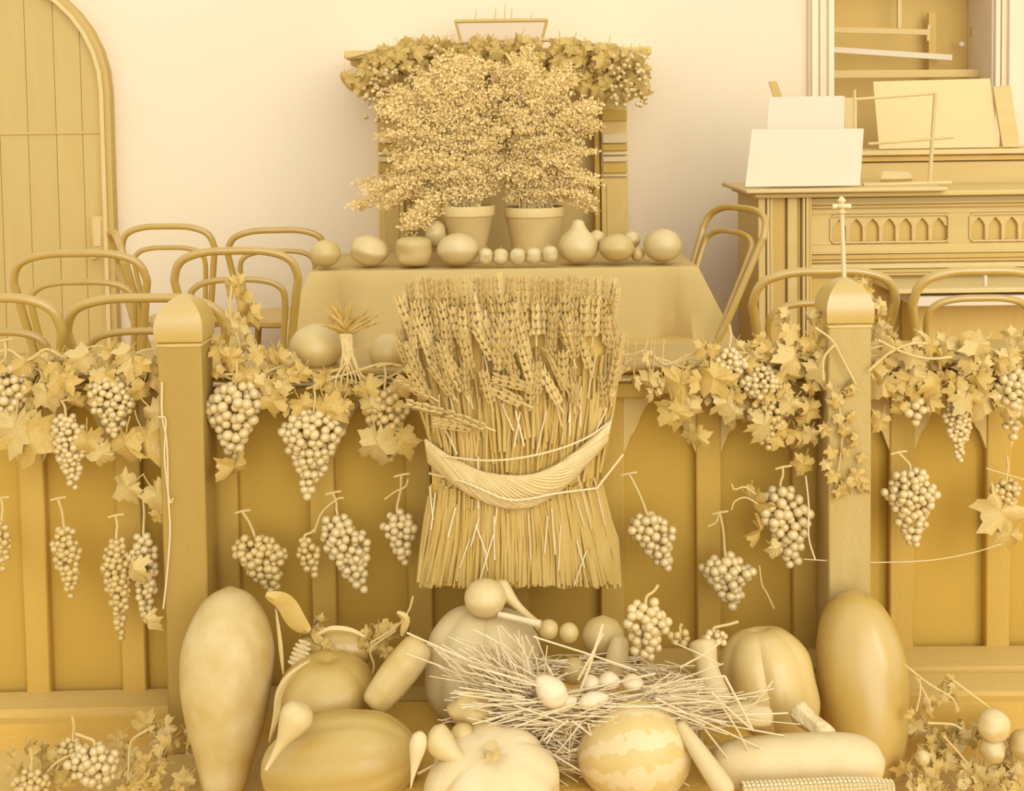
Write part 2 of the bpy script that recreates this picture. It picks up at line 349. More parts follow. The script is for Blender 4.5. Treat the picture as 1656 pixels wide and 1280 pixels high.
def post(px, Y, ytop, ybase, hw_px, mm):
    c = P(px, ybase, Y); hw = hw_px*S(Y); zb = c.z; zt = P(px, ytop, Y).z
    p = MB().box(c.x-hw*.93, c.x+hw*.93, Y-hw*.93, Y+hw*.93, FZ, zb, .004).ob('post', mm, rail)
    MB().box(c.x-hw*.97, c.x+hw*.97, Y-hw*.97, Y+hw*.97, zb-.012, zb-.004, .002).ob('neck_moulding', m_mid, p)
    H = zt-zb; mb = MB(); v = []; fs = []
    lv = [(0, 1), (.02, 1.02), (.32, 1.03), (.45, 1.0), (.6, .90), (.74, .73), (.86, .50), (.95, .25), (1, .03)]
    n = 7
    for q, rr in lv:
        h = hw*rr
        for cx, cy, dx, dy in ((-1, -1, 1, 0), (1, -1, 0, 1), (1, 1, -1, 0), (-1, 1, 0, -1)):
            for k in range(n): v.append((c.x+h*(cx+dx*2*k/n), Y+h*(cy+dy*2*k/n), zb+H*q))
    m4 = 4*n
    for i in range(len(lv)-1):
        for k in range(m4): fs.append((i*m4+k, i*m4+(k+1) % m4, (i+1)*m4+(k+1) % m4, (i+1)*m4+k))
    fs += [tuple(range(m4))[::-1], tuple((len(lv)-1)*m4+k for k in range(m4))]
    mb.add(v, fs).ob('post_cap', m_cap, p); return c, zt
m_cap = mat('polished_cap_wood', 0.16, .04, 6, .28, .03, spec=.9)
m_postl = mat('left_post_wood', 0.0, .04, 3, .6, .25, 60, (6, 6, 1))
m_postr = mat('right_post_wood', 0.27, .07, 6, .7, .3, 60, (4, 4, 1))
post(299, 2.80, 474, 547, 38, m_postl); cR, zR = post(1365, 2.80, 447, 517, 37, m_postr)
# brass rod with cross finial on the right post
rod = thing('brass_rod', 'thin brass rod with knobbed cross finial rising above the right domed post', 'finial', (cR.x, 2.80, zR))
pt = P(1361, 330, 2.80); MB().tube([(cR.x, 2.80, zR-.004), (pt.x, 2.80, pt.z)], .0055, 10).ob('rod', m_brass, rod)
ft = P(1361, 309, 2.80)
fin = MB(); fin.lathe(smooth_prof([(0, .004), (.006, .011), (.012, .006), (.02, .014), (.027, .006), (.034, .010), (.044, .003)], 4), 12, c=(pt.x, 2.80, pt.z-.026))
fin.tube([(pt.x-.022, 2.80, pt.z-.006), (pt.x+.022, 2.80, pt.z-.006)], [.006, .004, .004, .006], 8).ob('finial_cross', m_brass, rod)
a, b = P(0, 1150, 2.93), P(1656, 1078, 3.2)
def zat(px, py, y): return P(px, py, y).z
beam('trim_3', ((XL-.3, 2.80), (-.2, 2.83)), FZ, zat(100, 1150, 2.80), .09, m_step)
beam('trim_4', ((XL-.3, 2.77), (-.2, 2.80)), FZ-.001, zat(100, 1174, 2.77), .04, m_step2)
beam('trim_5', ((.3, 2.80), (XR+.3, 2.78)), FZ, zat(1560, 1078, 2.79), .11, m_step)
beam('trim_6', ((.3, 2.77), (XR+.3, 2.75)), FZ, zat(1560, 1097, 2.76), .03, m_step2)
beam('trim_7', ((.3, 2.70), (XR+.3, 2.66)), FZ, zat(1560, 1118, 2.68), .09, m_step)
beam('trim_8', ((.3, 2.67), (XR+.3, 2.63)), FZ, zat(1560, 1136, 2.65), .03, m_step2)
# ---------------------------------------------------------------- fireplace
fp = thing('fireplace', 'carved wooden fireplace surround behind the ferns with wide mantelshelf', 'fireplace', (P(812, 200, YW).x, YW, 0))
yf = 5.36
def fx(px): return P(px, 250, yf).x
def fz(py, px=812): return P(px, py, yf).z
for (x0, x1) in ((610, 652), (972, 1015)):
    c = MB().box(fx(x0), fx(x1), yf, YW, 0, fz(108), .004).ob('pilaster', m_fire, fp)
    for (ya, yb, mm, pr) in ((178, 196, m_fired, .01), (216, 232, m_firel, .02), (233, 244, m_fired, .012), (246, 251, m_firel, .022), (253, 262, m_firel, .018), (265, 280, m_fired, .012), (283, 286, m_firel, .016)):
        MB().box(fx(x0+2), fx(x1-1), yf-pr, yf+.01, fz(yb, x0), fz(ya, x0), .003).ob('block', mm, c)
    xi = x1 if x0 < 700 else x0-10
    MB().box(fx(xi), fx(xi+9), yf+.02, YW, 0, fz(200), .004).ob('inner_moulding', m_fired, fp)
    MB().box(fx(x0+8), fx(x1-8), yf-.006, yf+.01, .3, fz(300), .003).ob('flute_panel', m_fire, c)
MB().box(fx(652), fx(972), yf+.12, YW, .0, fz(150)).ob('opening_panel', m_mid, fp)
MB().box(fx(652), fx(972), yf+.03, YW, fz(215), fz(100)).ob('frieze', m_fire, fp)
for k, (p0, p1, ya, yb, yy) in enumerate(((556, 1054, 78, 92, 5.14), (566, 1044, 92, 103, 5.20), (580, 1032, 103, 118, 5.26))):
    MB().box(P(p0, 90, yy).x, P(p1, 90, yy).x, yy, YW, P(812, yb, yy).z, P(812, ya, yy).z, .006).ob('mantelshelf' if k == 0 else 'cornice', m_fire, fp)
for px in (596, 1018):
    b = MB(); z0 = P(812, 152, 5.3).z; z1 = P(812, 118, 5.3).z; x = P(px, 100, 5.3).x
    for j in range(4): b.box(x-.045+.004*j, x+.045-.004*j, 5.27+.03*j, YW, z1-(z1-z0)*(j+1)/4, z1-(z1-z0)*j/4, .006)
    b.ob('corbel', m_fire, fp)
# pale flared box on the mantelshelf
yb_ = 5.3; zm = P(812, 78, 5.14).z
bx = thing('planter_box', 'pale flared planter box with dark rim on the mantelshelf', 'planter', (P(812, 60, yb_).x, yb_, zm))
x0, x1 = P(750, 60, yb_).x, P(872, 60, yb_).x; X0, X1 = P(738, 35, yb_).x, P(884, 35, yb_).x; zt = P(812, 36, yb_).z
def frus(b, x0, x1, y0, y1, z0, X0, X1, Y0, Y1, z1):
    b.add([(x0, y0, z0), (x1, y0, z0), (x1, y1, z0), (x0, y1, z0), (X0, Y0, z1), (X1, Y0, z1), (X1, Y1, z1), (X0, Y1, z1)], [(0, 1, 5, 4), (1, 2, 6, 5), (2, 3, 7, 6), (3, 0, 4, 7), (0, 3, 2, 1), (4, 5, 6, 7)]); return b
frus(MB(), x0, x1, yb_-.06, yb_+.1, zm, X0, X1, yb_-.09, yb_+.13, zt).ob('box_body', m_wall, bx, False)
b = MB(); cs = [(X0, yb_-.09, zt), (X1, yb_-.09, zt), (X1, yb_+.13, zt), (X0, yb_+.13, zt)]
b.tube(cs, .008, 6, True); b.tube([(X0, yb_-.09, zt), (x0, yb_-.06, zm)], .006, 6); b.tube([(X1, yb_-.09, zt), (x1, yb_-.06, zm)], .006, 6); b.ob('rim', m_trimdark, bx)
b = MB()
for px, hh in ((768, 20), (800, 24), (815, 30), (826, 24), (858, 16)): a = P(px, 36, yb_); b.tube([a, P(px+2, 36-hh, yb_)], [.004, .002], 5)
b.ob('sprigs', m_organ, bx)
# ---------------------------------------------------------------- table and cloth
TZ = .75; TY0, TY1 = 4.50, 5.12
tx0, tx1 = P(502, 432, TY0).x, P(1128, 425, TY0).x
tb = thing('trestle_table', 'long table hidden under the linen cloth before the fireplace', 'table', ((tx0+tx1)/2, 4.8, 0))
MB().box(tx0+.02, tx1-.02, TY0+.02, TY1-.02, TZ-.035, TZ-.006).ob('tabletop', m_table, tb)
for x in (tx0+.08, tx1-.12):
    for y in (TY0+.08, TY1-.1): MB().box(x, x+.045, y, y+.045, 0, TZ-.035).ob('leg', m_table, tb)
def cloth():
    per = []; n = 40; m_ = 16
    for k in range(n): per.append((tx0+(tx1-tx0)*k/n, TY0, 0, -1, k/n))
    for k in range(m_): per.append((tx1, TY0+(TY1-TY0)*k/m_, 1, 0, k/m_))
    for k in range(n): per.append((tx1-(tx1-tx0)*k/n, TY1, 0, 1, k/n))
    for k in range(m_): per.append((tx0, TY1-(TY1-TY0)*k/m_, -1, 0, k/m_))
    vs = []; R = [(0, 0), (.004, .006), (.05, .012), (.16, .03), (.27, .05), (.38, .065), (.46, .07)]; N = len(per)
    cx, cy = (tx0+tx1)/2, (TY0+TY1)/2
    for dz, out in R:
        for (x, y, nx, ny, u) in per:
            ed = min(u, 1-u)*(tx1-tx0 if ny else TY1-TY0)
            cor = math.exp(-(ed/.035)**2); pleat = math.exp(-((ed-.10)/.045)**2)
            fold = .008*math.sin(x*23+y*31)*dz/.4
            o = out*.35+fold*(1-cor)+(.20*cor-.13*pleat*(1 if ny else .6))*dz/.46
            dx, dy = nx, ny
            if cor > .05:
                dx += cor*(1 if x > cx else -1)*(.85 if ny else 0)
                dy += cor*(1 if y > cy else -1)*(.3 if nx else 0)
            vs.append((x+dx*o, y+dy*o, TZ-dz))
    fs = []
    for i in range(len(R)-1):
        for k in range(N): fs.append((i*N+k, i*N+(k+1) % N, (i+1)*N+(k+1) % N, (i+1)*N+k))
    fs.append(tuple(range(N)))
    return MB().add(vs, fs)
tag(cloth().ob('tablecloth', m_cloth), 'plain linen tablecloth hanging in corner folds over the long table', 'tablecloth')
# ---------------------------------------------------------------- organ on the right
YO = 4.75
og = thing('reed_organ', 'large wooden reed organ with carved lancet panels standing against the wall', 'organ', (P(1480, 400, YO).x, YO, 0))
def ox(px, y=YO): return P(px, 380, y).x
def oz(py, px=1480, y=YO): return P(px, py, y).z
XE = ox(1790)
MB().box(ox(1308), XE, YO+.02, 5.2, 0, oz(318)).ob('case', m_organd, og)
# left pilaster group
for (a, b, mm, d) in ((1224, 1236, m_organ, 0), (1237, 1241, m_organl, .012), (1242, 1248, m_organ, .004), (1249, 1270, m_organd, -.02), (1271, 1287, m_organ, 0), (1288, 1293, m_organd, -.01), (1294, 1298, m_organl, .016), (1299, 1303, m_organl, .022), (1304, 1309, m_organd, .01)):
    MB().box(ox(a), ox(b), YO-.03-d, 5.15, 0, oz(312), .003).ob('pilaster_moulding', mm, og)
zt = oz(304, 1300)
MB().box(P(1207, 303, YO-.1).x, P(1534, 300, YO-.1).x, YO-.1, 5.2, zt-.015, zt+.002, .005).ob('desk_board', m_organl, og)
MB().box(ox(1216), XE, YO-.06, 5.2, oz(316), zt-.016, .005).ob('cornice', m_organ, og)
MB().box(ox(1306), XE, YO, YO+.03, oz(346), oz(318), .004).ob('rail_board', m_organ, og)
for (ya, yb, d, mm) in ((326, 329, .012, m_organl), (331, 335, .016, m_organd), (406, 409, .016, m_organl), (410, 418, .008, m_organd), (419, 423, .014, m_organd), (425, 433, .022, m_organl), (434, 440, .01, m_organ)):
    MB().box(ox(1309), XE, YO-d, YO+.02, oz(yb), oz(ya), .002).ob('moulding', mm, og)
MB().box(ox(1309), XE, YO, YO+.03, oz(446), oz(394), .003).ob('rail_board', m_organ, og)
MB().box(ox(1309), XE, YO+.022, YO+.032, oz(394), oz(346), .001).ob('panel_back', m_organd, og)
for (a, b, n) in ((1345, 1532, 7), (1570, 1757, 7)):
    wd = (b-a)/n
    for k in range(n):
        arch_piece(og, ox(a+wd*k), ox(a+wd*(k+1)), oz(346), oz(353), oz(366), YO+.004, YO+.022, m_organ, 'lancet_arch', [(0, 0), (.25, 0), (.26, .1), (.5, .5), (.8, .85), (1, 1)], 16)
        if k: MB().box(ox(a+wd*k-3.4), ox(a+wd*k+3.4), YO+.004, YO+.024, oz(392), oz(364), .002).ob('mullion', m_organ, og)
for (a, b) in ((1309, 1345), (1532, 1570)): MB().box(ox(a), ox(b), YO, YO+.03, oz(395), oz(345), .003).ob('stile', m_organ, og)
for (a, b) in ((1343, 1534), (1568, 1759)):
    zz = (oz(347.5), oz(391)); b_ = MB(); rr = .006
    b_.tube([(ox(a)+rr*2, YO-.003, zz[0]), (ox(b)-rr*2, YO-.003, zz[0]), (ox(b), YO-.003, zz[0]-rr*2), (ox(b), YO-.003, zz[1]+rr*2), (ox(b)-rr*2, YO-.003, zz[1]), (ox(a)+rr*2, YO-.003, zz[1]), (ox(a), YO-.003, zz[1]+rr*2), (ox(a), YO-.003, zz[0]-rr*2)], .0045, 6, True)
    b_.ob('panel_bead', m_organl, og)
# upper rear top of the organ
yu = 5.2
MB().box(P(1392, 243, yu).x, P(1800, 243, yu).x, yu, YW-.01, oz(318), P(1480, 262, yu).z, .004).ob('upper_case', m_organ, og)
MB().box(P(1388, 243, yu).x, P(1800, 243, yu).x, yu-.04, YW-.01, P(1480, 251, yu-.04).z, P(1480, 243, yu-.04).z, .004).ob('upper_shelf', m_organl, og)
MB().box(P(1390, 243, yu).x, P(1800, 243, yu).x, yu-.015, yu+.02, P(1480, 261, yu-.02).z, P(1480, 252, yu-.02).z, .003).ob('moulding', m_organd, og)
# pale board (keyboard slip) low on the organ and its bright ledge
for (a, b, c, d, wd, mm) in ((1450, 472, 1800, 470, 8, m_organl), (1478, 488, 1800, 486, 16, m_paper)):
    A, B = P(a, c and b, 4.45), P(c, d, 4.45)
    MB().box(A.x, B.x, 4.45-.01*(wd > 10), 4.75, A.z-wd*S(4.45)/2, A.z+wd*S(4.45)/2, .003).ob('key_slip', mm, og)
MB().box(P(1592, 450, 4.5).x, P(1597, 450, 4.5).x, 4.5, 4.512, P(1594, 466, 4.5).z, P(1594, 446, 4.5).z, .002).ob('stop_pull', m_paper, og)
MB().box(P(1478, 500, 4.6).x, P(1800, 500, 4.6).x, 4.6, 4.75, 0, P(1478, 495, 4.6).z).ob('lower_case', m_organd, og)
# cards, frame and sheets on the organ
def board(name, label, cat, quad, Y, tilt, m, th=.004, group=None):
    """quad in photo pixels (lower-left, lower-right, upper-right, upper-left); top leans back by tilt metres"""
    q = [P(*quad[0], Y), P(*quad[1], Y), P(*quad[2], Y+tilt), P(*quad[3], Y+tilt)]
    return tag(MB().slab(q, -th).ob(name, m, smooth=False), label, cat, group)
zd = zt+.003
board('white_card', 'large white card standing at the front left of the organ desk', 'card', ((1205, 302), (1391, 300), (1397, 208), (1216, 209)), 4.70, .05, m_paper)
board('white_card', 'smaller white card standing behind the larger card on the organ desk', 'card', ((1236, 300), (1364, 300), (1366, 155), (1243, 157)), 4.78, .06, m_paper)
board('wooden_strap', 'dark wooden strap sticking up behind the smaller white card', 'strap', ((1258, 175), (1272, 175), (1256, 131), (1243, 132)), 4.86, .0, m_organd, .01)
board('sheet_music', 'wide pale sheet leaning on the upper shelf behind the music frame', 'sheet', ((1422, 241), (1615, 238), (1601, 127), (1412, 132)), 5.24, .06, m_sheet)
board('grey_book', 'greyish upright page left of the wide pale sheet', 'book', ((1366, 238), (1386, 238), (1386, 158), (1366, 158)), 5.10, .02, m_organl, .01)
board('wooden_plank', 'dark plank leaning against the right frame above the organ', 'plank', ((1622, 238), (1650, 238), (1634, 138), (1606, 140)), 5.22, .06, m_organ, .015)
board('brown_book', 'brown book lying low on the organ right of the white cards', 'book', ((1424, 290), (1476, 289), (1470, 278), (1428, 277)), 4.9, .03, m_organl, .03)
mf = thing('music_frame', 'thin metal music stand frame standing on the organ desk before the sheet', 'music stand', P(1503, 296, 4.80))
b = MB(); b.tube([P(1503, 297, 4.80), P(1513, 150, 4.80)], .009, 8); b.ob('upright', m_organl, mf)
MB().tube([P(1380, 161, 4.80), P(1513, 151, 4.80)], .006, 8).ob('crossbar', m_organl, mf)
MB().tube([P(1404, 233, 4.80), P(1542, 222, 4.80)], .006, 8).ob('crossbar', m_organl, mf)
MB().tube([P(1382, 208, 4.80), P(1382, 145, 4.80)], .006, 8).ob('upright', m_organl, mf)
MB().tube([P(1396, 300, 4.80), P(1538, 296, 4.80)], .010, 8).ob('foot_bar', m_organl, mf)
# ---------------------------------------------------------------- bentwood chairs
def chair(cx_px, top_py, w_px, Y, yaw, label, h=None, loop_drop=.095, z0=0.0, wreal=None, rk_=.22):
    top = P(cx_px, top_py, Y); h = top.z-z0; w = w_px*S(Y) if wreal is None else wreal; sh = .46
    rk = Matrix.Rotation(yaw, 3, 'Z') @ Vector((0, .10+(h-.46)*rk_, 0)); t = thing('bentwood_chair', label, 'chair', (top.x-rk.x, Y-rk.y, z0), 'bentwood chairs behind the railing')
    t.rotation_euler = (0, 0, yaw)
    def rake(z): return .10+max(0, z-sh)*rk_
    def hoop(pts, r, name, n=5):
        p3 = [(x, rake(z), z) for x, z in pts]; p3 = cr(p3, n); MB().tube(p3, r, 10).ob(name, m_chair, t, keep=True)
    hw = w/2; L = [(-hw*.90, .02), (-hw*.80, .25), (-hw*.74, sh), (-hw*.80, sh+.10), (-hw*.96, h-.14), (-hw*.985, h-.09), (-hw*.86, h-.035), (-hw*.5, h-.008)]
    pts = L+[(0, h-.004)]+[(-x, z) for x, z in L[::-1]]
    hoop(pts, .0135, 'back_hoop')
    hi = h-loop_drop; iw = hw*.76
    L = [(-hw*.66, sh), (-iw*.90, sh+.12), (-iw, hi-.07), (-iw*.86, hi-.022), (-iw*.5, hi-.003)]
    hoop(L+[(0, hi)]+[(-x, z) for x, z in L[::-1]], .0105, 'inner_hoop')
    MB().lathe([(sh-.018, .185), (sh-.01, .20), (sh+.008, .20), (sh+.014, .188)], 28, c=(0, -.09, 0)).ob('seat_ring', m_chair, t, keep=True)
    MB().lathe([(sh+.004, .18), (sh+.017, .175)], 24, c=(0, -.09, 0)).ob('seat', m_cane, t, keep=True)
    for sx in (-1, 1): MB().tube(cr([(sx*.13, -.22, sh-.01), (sx*.145, -.24, .22), (sx*.165, -.27, .0)], 4), [.016, .014, .011], 8).ob('leg', m_chair, t, keep=True)
    MB().tube([(.14*math.cos(k*math.pi/10), -.07+.14*math.sin(k*math.pi/10), .25) for k in range(20)], .008, 6, True).ob('stretcher_ring', m_chair, t, keep=True)
    return t
chair(268, 365, 155, 4.90, math.pi*.98, 'bentwood chair against the wall just right of the arched door', wreal=.40)
chair(446, 371, 158, 4.92, math.pi*1.03, 'bentwood chair against the wall beside the left end of the table', wreal=.41)
chair(182, 374, 150, 4.42, math.pi*.5+.42, 'bentwood chair turned sideways in front of the door lock', wreal=.40)
chair(379, 404, 202, 3.76, math.pi+.05, 'bentwood chair with low inner hoop just behind and right of the left domed post', loop_drop=.10)
chair(124, 408, 220, 3.76, math.pi, 'bentwood chair standing before the plank door, farther of the two front rows', loop_drop=.10)
chair(231, 480, 262, 3.22, math.pi, 'nearest bentwood chair directly behind the left domed post', loop_drop=.10)
chair(-18, 480, 225, 3.14, math.pi, 'bentwood chair cut off by the left edge of the photo', loop_drop=.10)
chair(1198, 335, 150, 4.60, -1.18, 'bentwood chair turned sideways at the right end of the table', wreal=.43, rk_=.42)
chair(1336, 437, 236, 3.40, math.pi, 'bentwood chair behind the right domed post in front of the organ', loop_drop=.10)
chair(1590, 436, 222, 3.34, math.pi, 'bentwood chair at the far right in front of the organ', loop_drop=.085)
# ---------------------------------------------------------------- leaves and grapes
def ico():
    import bmesh
    bm = bmesh.new(); bmesh.ops.create_icosphere(bm, subdivisions=2, radius=1); me = bpy.data.meshes.new('grape'); bm.to_mesh(me); bm.free()
    me.polygons.foreach_set('use_smooth', [True]*len(me.polygons)); return me
G1 = ico(); G1.materials.append(m_grape); G2 = ico(); G2.materials.append(m_graped)
def leaf_mesh(seed, m):
    """five lobed vine leaf hanging down -Z from its stalk at the origin, length about 1, facing -Y"""
    R = random.Random(seed); n = 30; vs = [(0, 0, -.42)]; ring = []
    lob = [(-90, .60), (-28, .54), (36, .50), (-152, .54), (144, .50)]
    for k in range(n):
        a = 90+180/n+360*k/n; a = (a+180) % 360-180; rr = .37
        for la, lr in lob:
            d = abs((a-la+180) % 360-180); rr = max(rr, lr*(1-(d/42)**1.6) if d < 42 else 0)
        if abs(a-90) < 20: rr = .40-.2*(1-abs(a-90)/20)
        rr *= 1+.10*(-1)**k+R.uniform(-.05, .05); ring.append((math.radians(a), rr))
    ph = R.uniform(0, 6); cu = R.uniform(.15, .55)
    for q in (.5, 1):
        for a, rr in ring:
            r_ = rr*q; x = r_*math.cos(a)*1.02; z = -.42+r_*math.sin(a)
            y = cu*(r_**2)*2.2+.10*math.sin(3*a+ph)*q+R.uniform(-.02, .02)*q; vs.append((x, y, z))
    fs = [(0, 1+k, 1+(k+1) % n) for k in range(n)]+[(1+k, 1+n+k, 1+n+(k+1) % n, 1+(k+1) % n) for k in range(n)]
    mb = MB().add(vs, fs); mb.tube([(0, .0, -.42), (0, .01, 0), (0, .08, .22)], .018, 4)
    return mb.mesh('leaf', m)
LM = {k: [leaf_mesh(s+11*j, mm) for s in range(4)] for j, (k, mm) in enumerate((('d', m_leafd), ('m', m_leafm), ('l', m_leafl)))}
def leaf(parent, px, py, len_px, Y, kind='m', R=random, roll=None, yaw=None, pitch=None, name='leaf', wx=1):
    p = P(px, py, Y)-wl(parent); s = len_px*S(Y)
    q = Quaternion((0, 0, 1), yaw if yaw is not None else R.uniform(-.8, .8)) @ Quaternion((0, 1, 0), roll if roll is not None else R.uniform(-.9, .9)) @ Quaternion((1, 0, 0), pitch if pitch is not None else R.uniform(-.5, .4))
    return inst(name, R.choice(LM[kind]) if R is not random else random.choice(LM[kind]), parent, p, q, (s*wx, s, s))
def bunch(cx, y0, y1, wpx, Y, label, seed, g=7.0, tilt=0, dark=False, stem=(0, -35), cross=True, leaves=(), shoulder=.28, tip=.25, group='grape bunches hung on the railing', twist=None, dens=1):
    R = random.Random(seed); s = S(Y); g = g*s; H = (y1-y0)*s; Wd = wpx*s
    top = P(cx, y0, Y); t = thing('grape_bunch', label, 'grapes', top, group)
    pts = []
    def prof(v): 
        return min(1, .55+v/shoulder*.45) if v < shoulder else 1-(1-tip)*((v-shoulder)/(1-shoulder))**1.15
    lim = 170
    for it in range(9000):
        v = R.random(); r_ = max(.001, Wd/2*prof(v)-g*.9); a = R.uniform(0, 2*math.pi); q = math.sqrt(R.uniform(.25, 1))
        x = r_*q*math.cos(a); r_ *= 1+.30*noise.noise(Vector((math.cos(a)*1.2+seed*3.1, math.sin(a), v*3.2)));  x = r_*q*math.cos(a); y = r_*.62*q*math.sin(a); z = -g-(H-2*g)*v
        if y > r_*.25: continue
        x += tilt*s*v
        if all((x-u[0])**2+(y-u[1])**2+(z-u[2])**2 > (1.46*g)**2 for u in pts):
            pts.append((x, y, z))
            if len(pts) >= lim: break
    me = G2 if dark else G1
    for p in pts:
        k = g*R.uniform(.84, 1.1); inst('grape', me, t, p, Quaternion((R.random(), R.random(), R.random(), R.random())).normalized(), (k, k, k*R.uniform(1, 1.12)))
    b = MB(); st = Vector((stem[0]*s, 0, -stem[1]*s))
    b.tube(cr([(tilt*s*.8, .0, -H*.8), (tilt*s*.3, .0, -H*.3), (0, 0, 0), st*.5+Vector((.003, 0, 0)), st], 4), [.0022, .003, .0032, .003, .0032], 6)
    if cross: b.tube([st+Vector((-12*s, 0, -3*s)), st+Vector((0, -.002, .001)), st+Vector((14*s, 0, 2*s))], .0028, 6)
    b.ob('stem', m_stem, t, keep=True)
    for (lx, ly, ll, kd) in leaves: leaf(t, lx, ly, ll, Y-.05, kd, R)
    return t
YG = 2.79
B = [
 (8, 585, 725, 84, 'pale grape bunch cut off by the left edge, high on the railing', dict(g=7.5)),
 (106, 668, 800, 66, 'long pale grape bunch second from the left edge', dict(g=5.8, stem=(-6, -20), tilt=10)),
 (172, 605, 712, 86, 'broad pale grape bunch high up, left of the left post', dict(g=6.3, tilt=14)),
 (103, 850, 978, 58, 'dull lower grape bunch hanging by a knotted stalk near the left edge', dict(g=6, stem=(-8, -45), dark=True, tilt=10)),
 (188, 868, 1045, 58, 'dull long grape bunch, lowest one left of the left post', dict(g=6, dark=True, tilt=2)),
 (232, 862, 1022, 56, 'bright long grape bunch with cross twig and pale leaf, beside the left post', dict(g=6.4, stem=(0, -70), leaves=((215, 898, 55, 'l'), (232, 990, 40, 'l')))),
 (3, 840, 935, 40, 'dull grape bunch at the left edge, lower row', dict(g=6, dark=True)),
 (382, 612, 752, 108, 'large grapes bunch just right of the left post', dict(g=8.6, tilt=-8, leaves=((380, 735, 66, 'm'),))),
 (508, 660, 815, 108, 'long tapering pale grape bunch under the round fruit on the shelf', dict(g=7.6, tilt=-14, shoulder=.2, tip=.15)),
 (622, 625, 755, 76, 'grape bunch with jagged leaf close left of the wheat sheaf', dict(g=7, dark=True, tilt=6, leaves=((605, 688, 75, 'l'),))),
 (410, 862, 968, 92, 'loose grape bunch above the tall pale marrow', dict(g=7, tilt=30, dark=True, stem=(-18, -36))),
 (492, 868, 945, 48, 'small dull bunch left of the leaning bunch, lower row', dict(g=6.6, dark=True, tilt=14, stem=(18, -12), cross=False)),
 (545, 830, 970, 90, 'dense pale grape bunch leaning right, lower row left of the sheaf', dict(g=7.6, tilt=38, stem=(-6, -34))),
 (642, 822, 922, 68, 'small pale grape bunch hanging right beside the sheaf on its left', dict(g=7.4, tilt=10, stem=(8, -55))),
 (1045, 828, 938, 86, 'pale grape bunch hanging right beside the sheaf on its right', dict(g=8.2, tilt=32, stem=(-28, -64))),
 (1172, 893, 995, 88, 'small pale grape bunch, lowest one right of the sheaf', dict(g=8, tilt=14, stem=(-8, -66))),
 (1262, 785, 930, 100, 'big pale grape bunch with curling tendril left of the right post', dict(g=8.4, tilt=20, stem=(4, -30), leaves=((1215, 790, 62, 'm'), (1225, 850, 60, 'm'), (1245, 880, 34, 'l')))),
 (1180, 560, 626, 66, 'small grape cluster lying on the garland, nearest the cloth corner', dict(g=6.0, cross=False, shoulder=.4, tip=.6)),
 (1232, 588, 648, 82, 'bright grape cluster high on the garland left of the right post', dict(g=5.8, cross=False, shoulder=.4, tip=.6)),
 (1240, 640, 735, 74, 'dull grape cluster with pale leaf below the bright garland cluster', dict(g=6.4, dark=True, cross=False, leaves=((1240, 665, 55, 'l'),))),
 (1472, 756, 893, 92, 'large pale grape bunch just right of the right post', dict(g=7, tilt=4, stem=(-20, -25))),
 (1481, 640, 696, 56, 'short bunch of large grapes high up right of the right post', dict(g=8, cross=False, stem=(-10, -30))),
 (1546, 645, 756, 50, 'narrow fine grape bunch, third from the right post', dict(g=5, tilt=6, cross=False)),
 (1636, 592, 720, 72, 'grape bunch high up at the right edge', dict(g=7.4, cross=False)),
 (1628, 772, 835, 60, 'dull sparse grapes behind the large leaf at the right edge', dict(g=6, dark=True, cross=False)),
]
for i, (cx, y0, y1, w_, lb, kw) in enumerate(B): bunch(cx, y0, y1, w_, YG, lb, 40+i, **kw)
# ---------------------------------------------------------------- garlands along the shelf
def garland(label, x0, x1, ybase, big, fill, seed, group='vine garlands along the railing'):
    R = random.Random(seed); t = thing('vine_garland', label, 'garland', P((x0+x1)/2, ybase, YS0-.02), group)
    for k in range(3):
        pts = [P(x0+(x1-x0)*j/9, ybase+R.uniform(-12, 16)-6*k, YS0-.015-.01*k) for j in range(10)]
        MB().tube(cr(pts, 4), .0028, 5).ob('vine_stem', m_stem, t)
    for (px, py, ln, kd, roll) in big: leaf(t, px, py, ln, YS0-.05-R.uniform(0, .02), kd, R, roll=roll, yaw=R.uniform(-.35, .35), pitch=R.uniform(-.3, .2))
    for (a, b, c, d, n, l0, l1, kinds) in fill:
        for _ in range(n): leaf(t, R.uniform(a, b), R.uniform(c, d), R.uniform(l0, l1), YS0-.02-R.uniform(0, .04), R.choice(kinds), R)
    return t
garland('vine leaf garland along the shelf left of the left post', -20, 262, 585,
    [(28, 655, 88, 'l', .1), (52, 660, 100, 'm', .15), (68, 612, 60, 'l', -.3), (105, 585, 60, 'm', .4), (150, 565, 52, 'l', .9), (232, 650, 70, 'l', -.9), (222, 680, 80, 'm', -.5), (205, 690, 74, 'm', .2), (185, 728, 46, 'l', 1.3), (140, 690, 60, 'm', 0), (222, 775, 62, 'l', .9), (238, 780, 66, 'l', -.7), (195, 600, 40, 'l', -.6), (215, 560, 40, 'l', .8), (100, 600, 44, 'm', -.5), (232, 575, 36, 'm', .3), (252, 820, 36, 'm', -.4)],
    [(-10, 260, 560, 600, 30, 30, 48, 'mmld'), (-10, 250, 590, 640, 14, 34, 50, 'mmd')], 5)
garland('vine leaf garland hanging from the shelf between left post and sheaf', 345, 650, 610,
    [(430, 605, 48, 'l', .2), (455, 612, 34, 'l', -.2), (495, 590, 40, 'm', .6), (462, 640, 56, 'm', 1.2), (520, 636, 60, 'm', -.3), (560, 640, 56, 'm', .6), (590, 636, 54, 'l', -.5), (636, 640, 50, 'm', .3), (640, 690, 60, 'm', -.4), (400, 590, 50, 'm', .2), (372, 560, 46, 'm', 0)],
    [(400, 650, 600, 660, 16, 30, 48, 'mmd'), (345, 470, 555, 600, 12, 26, 40, 'mmdl')], 6)
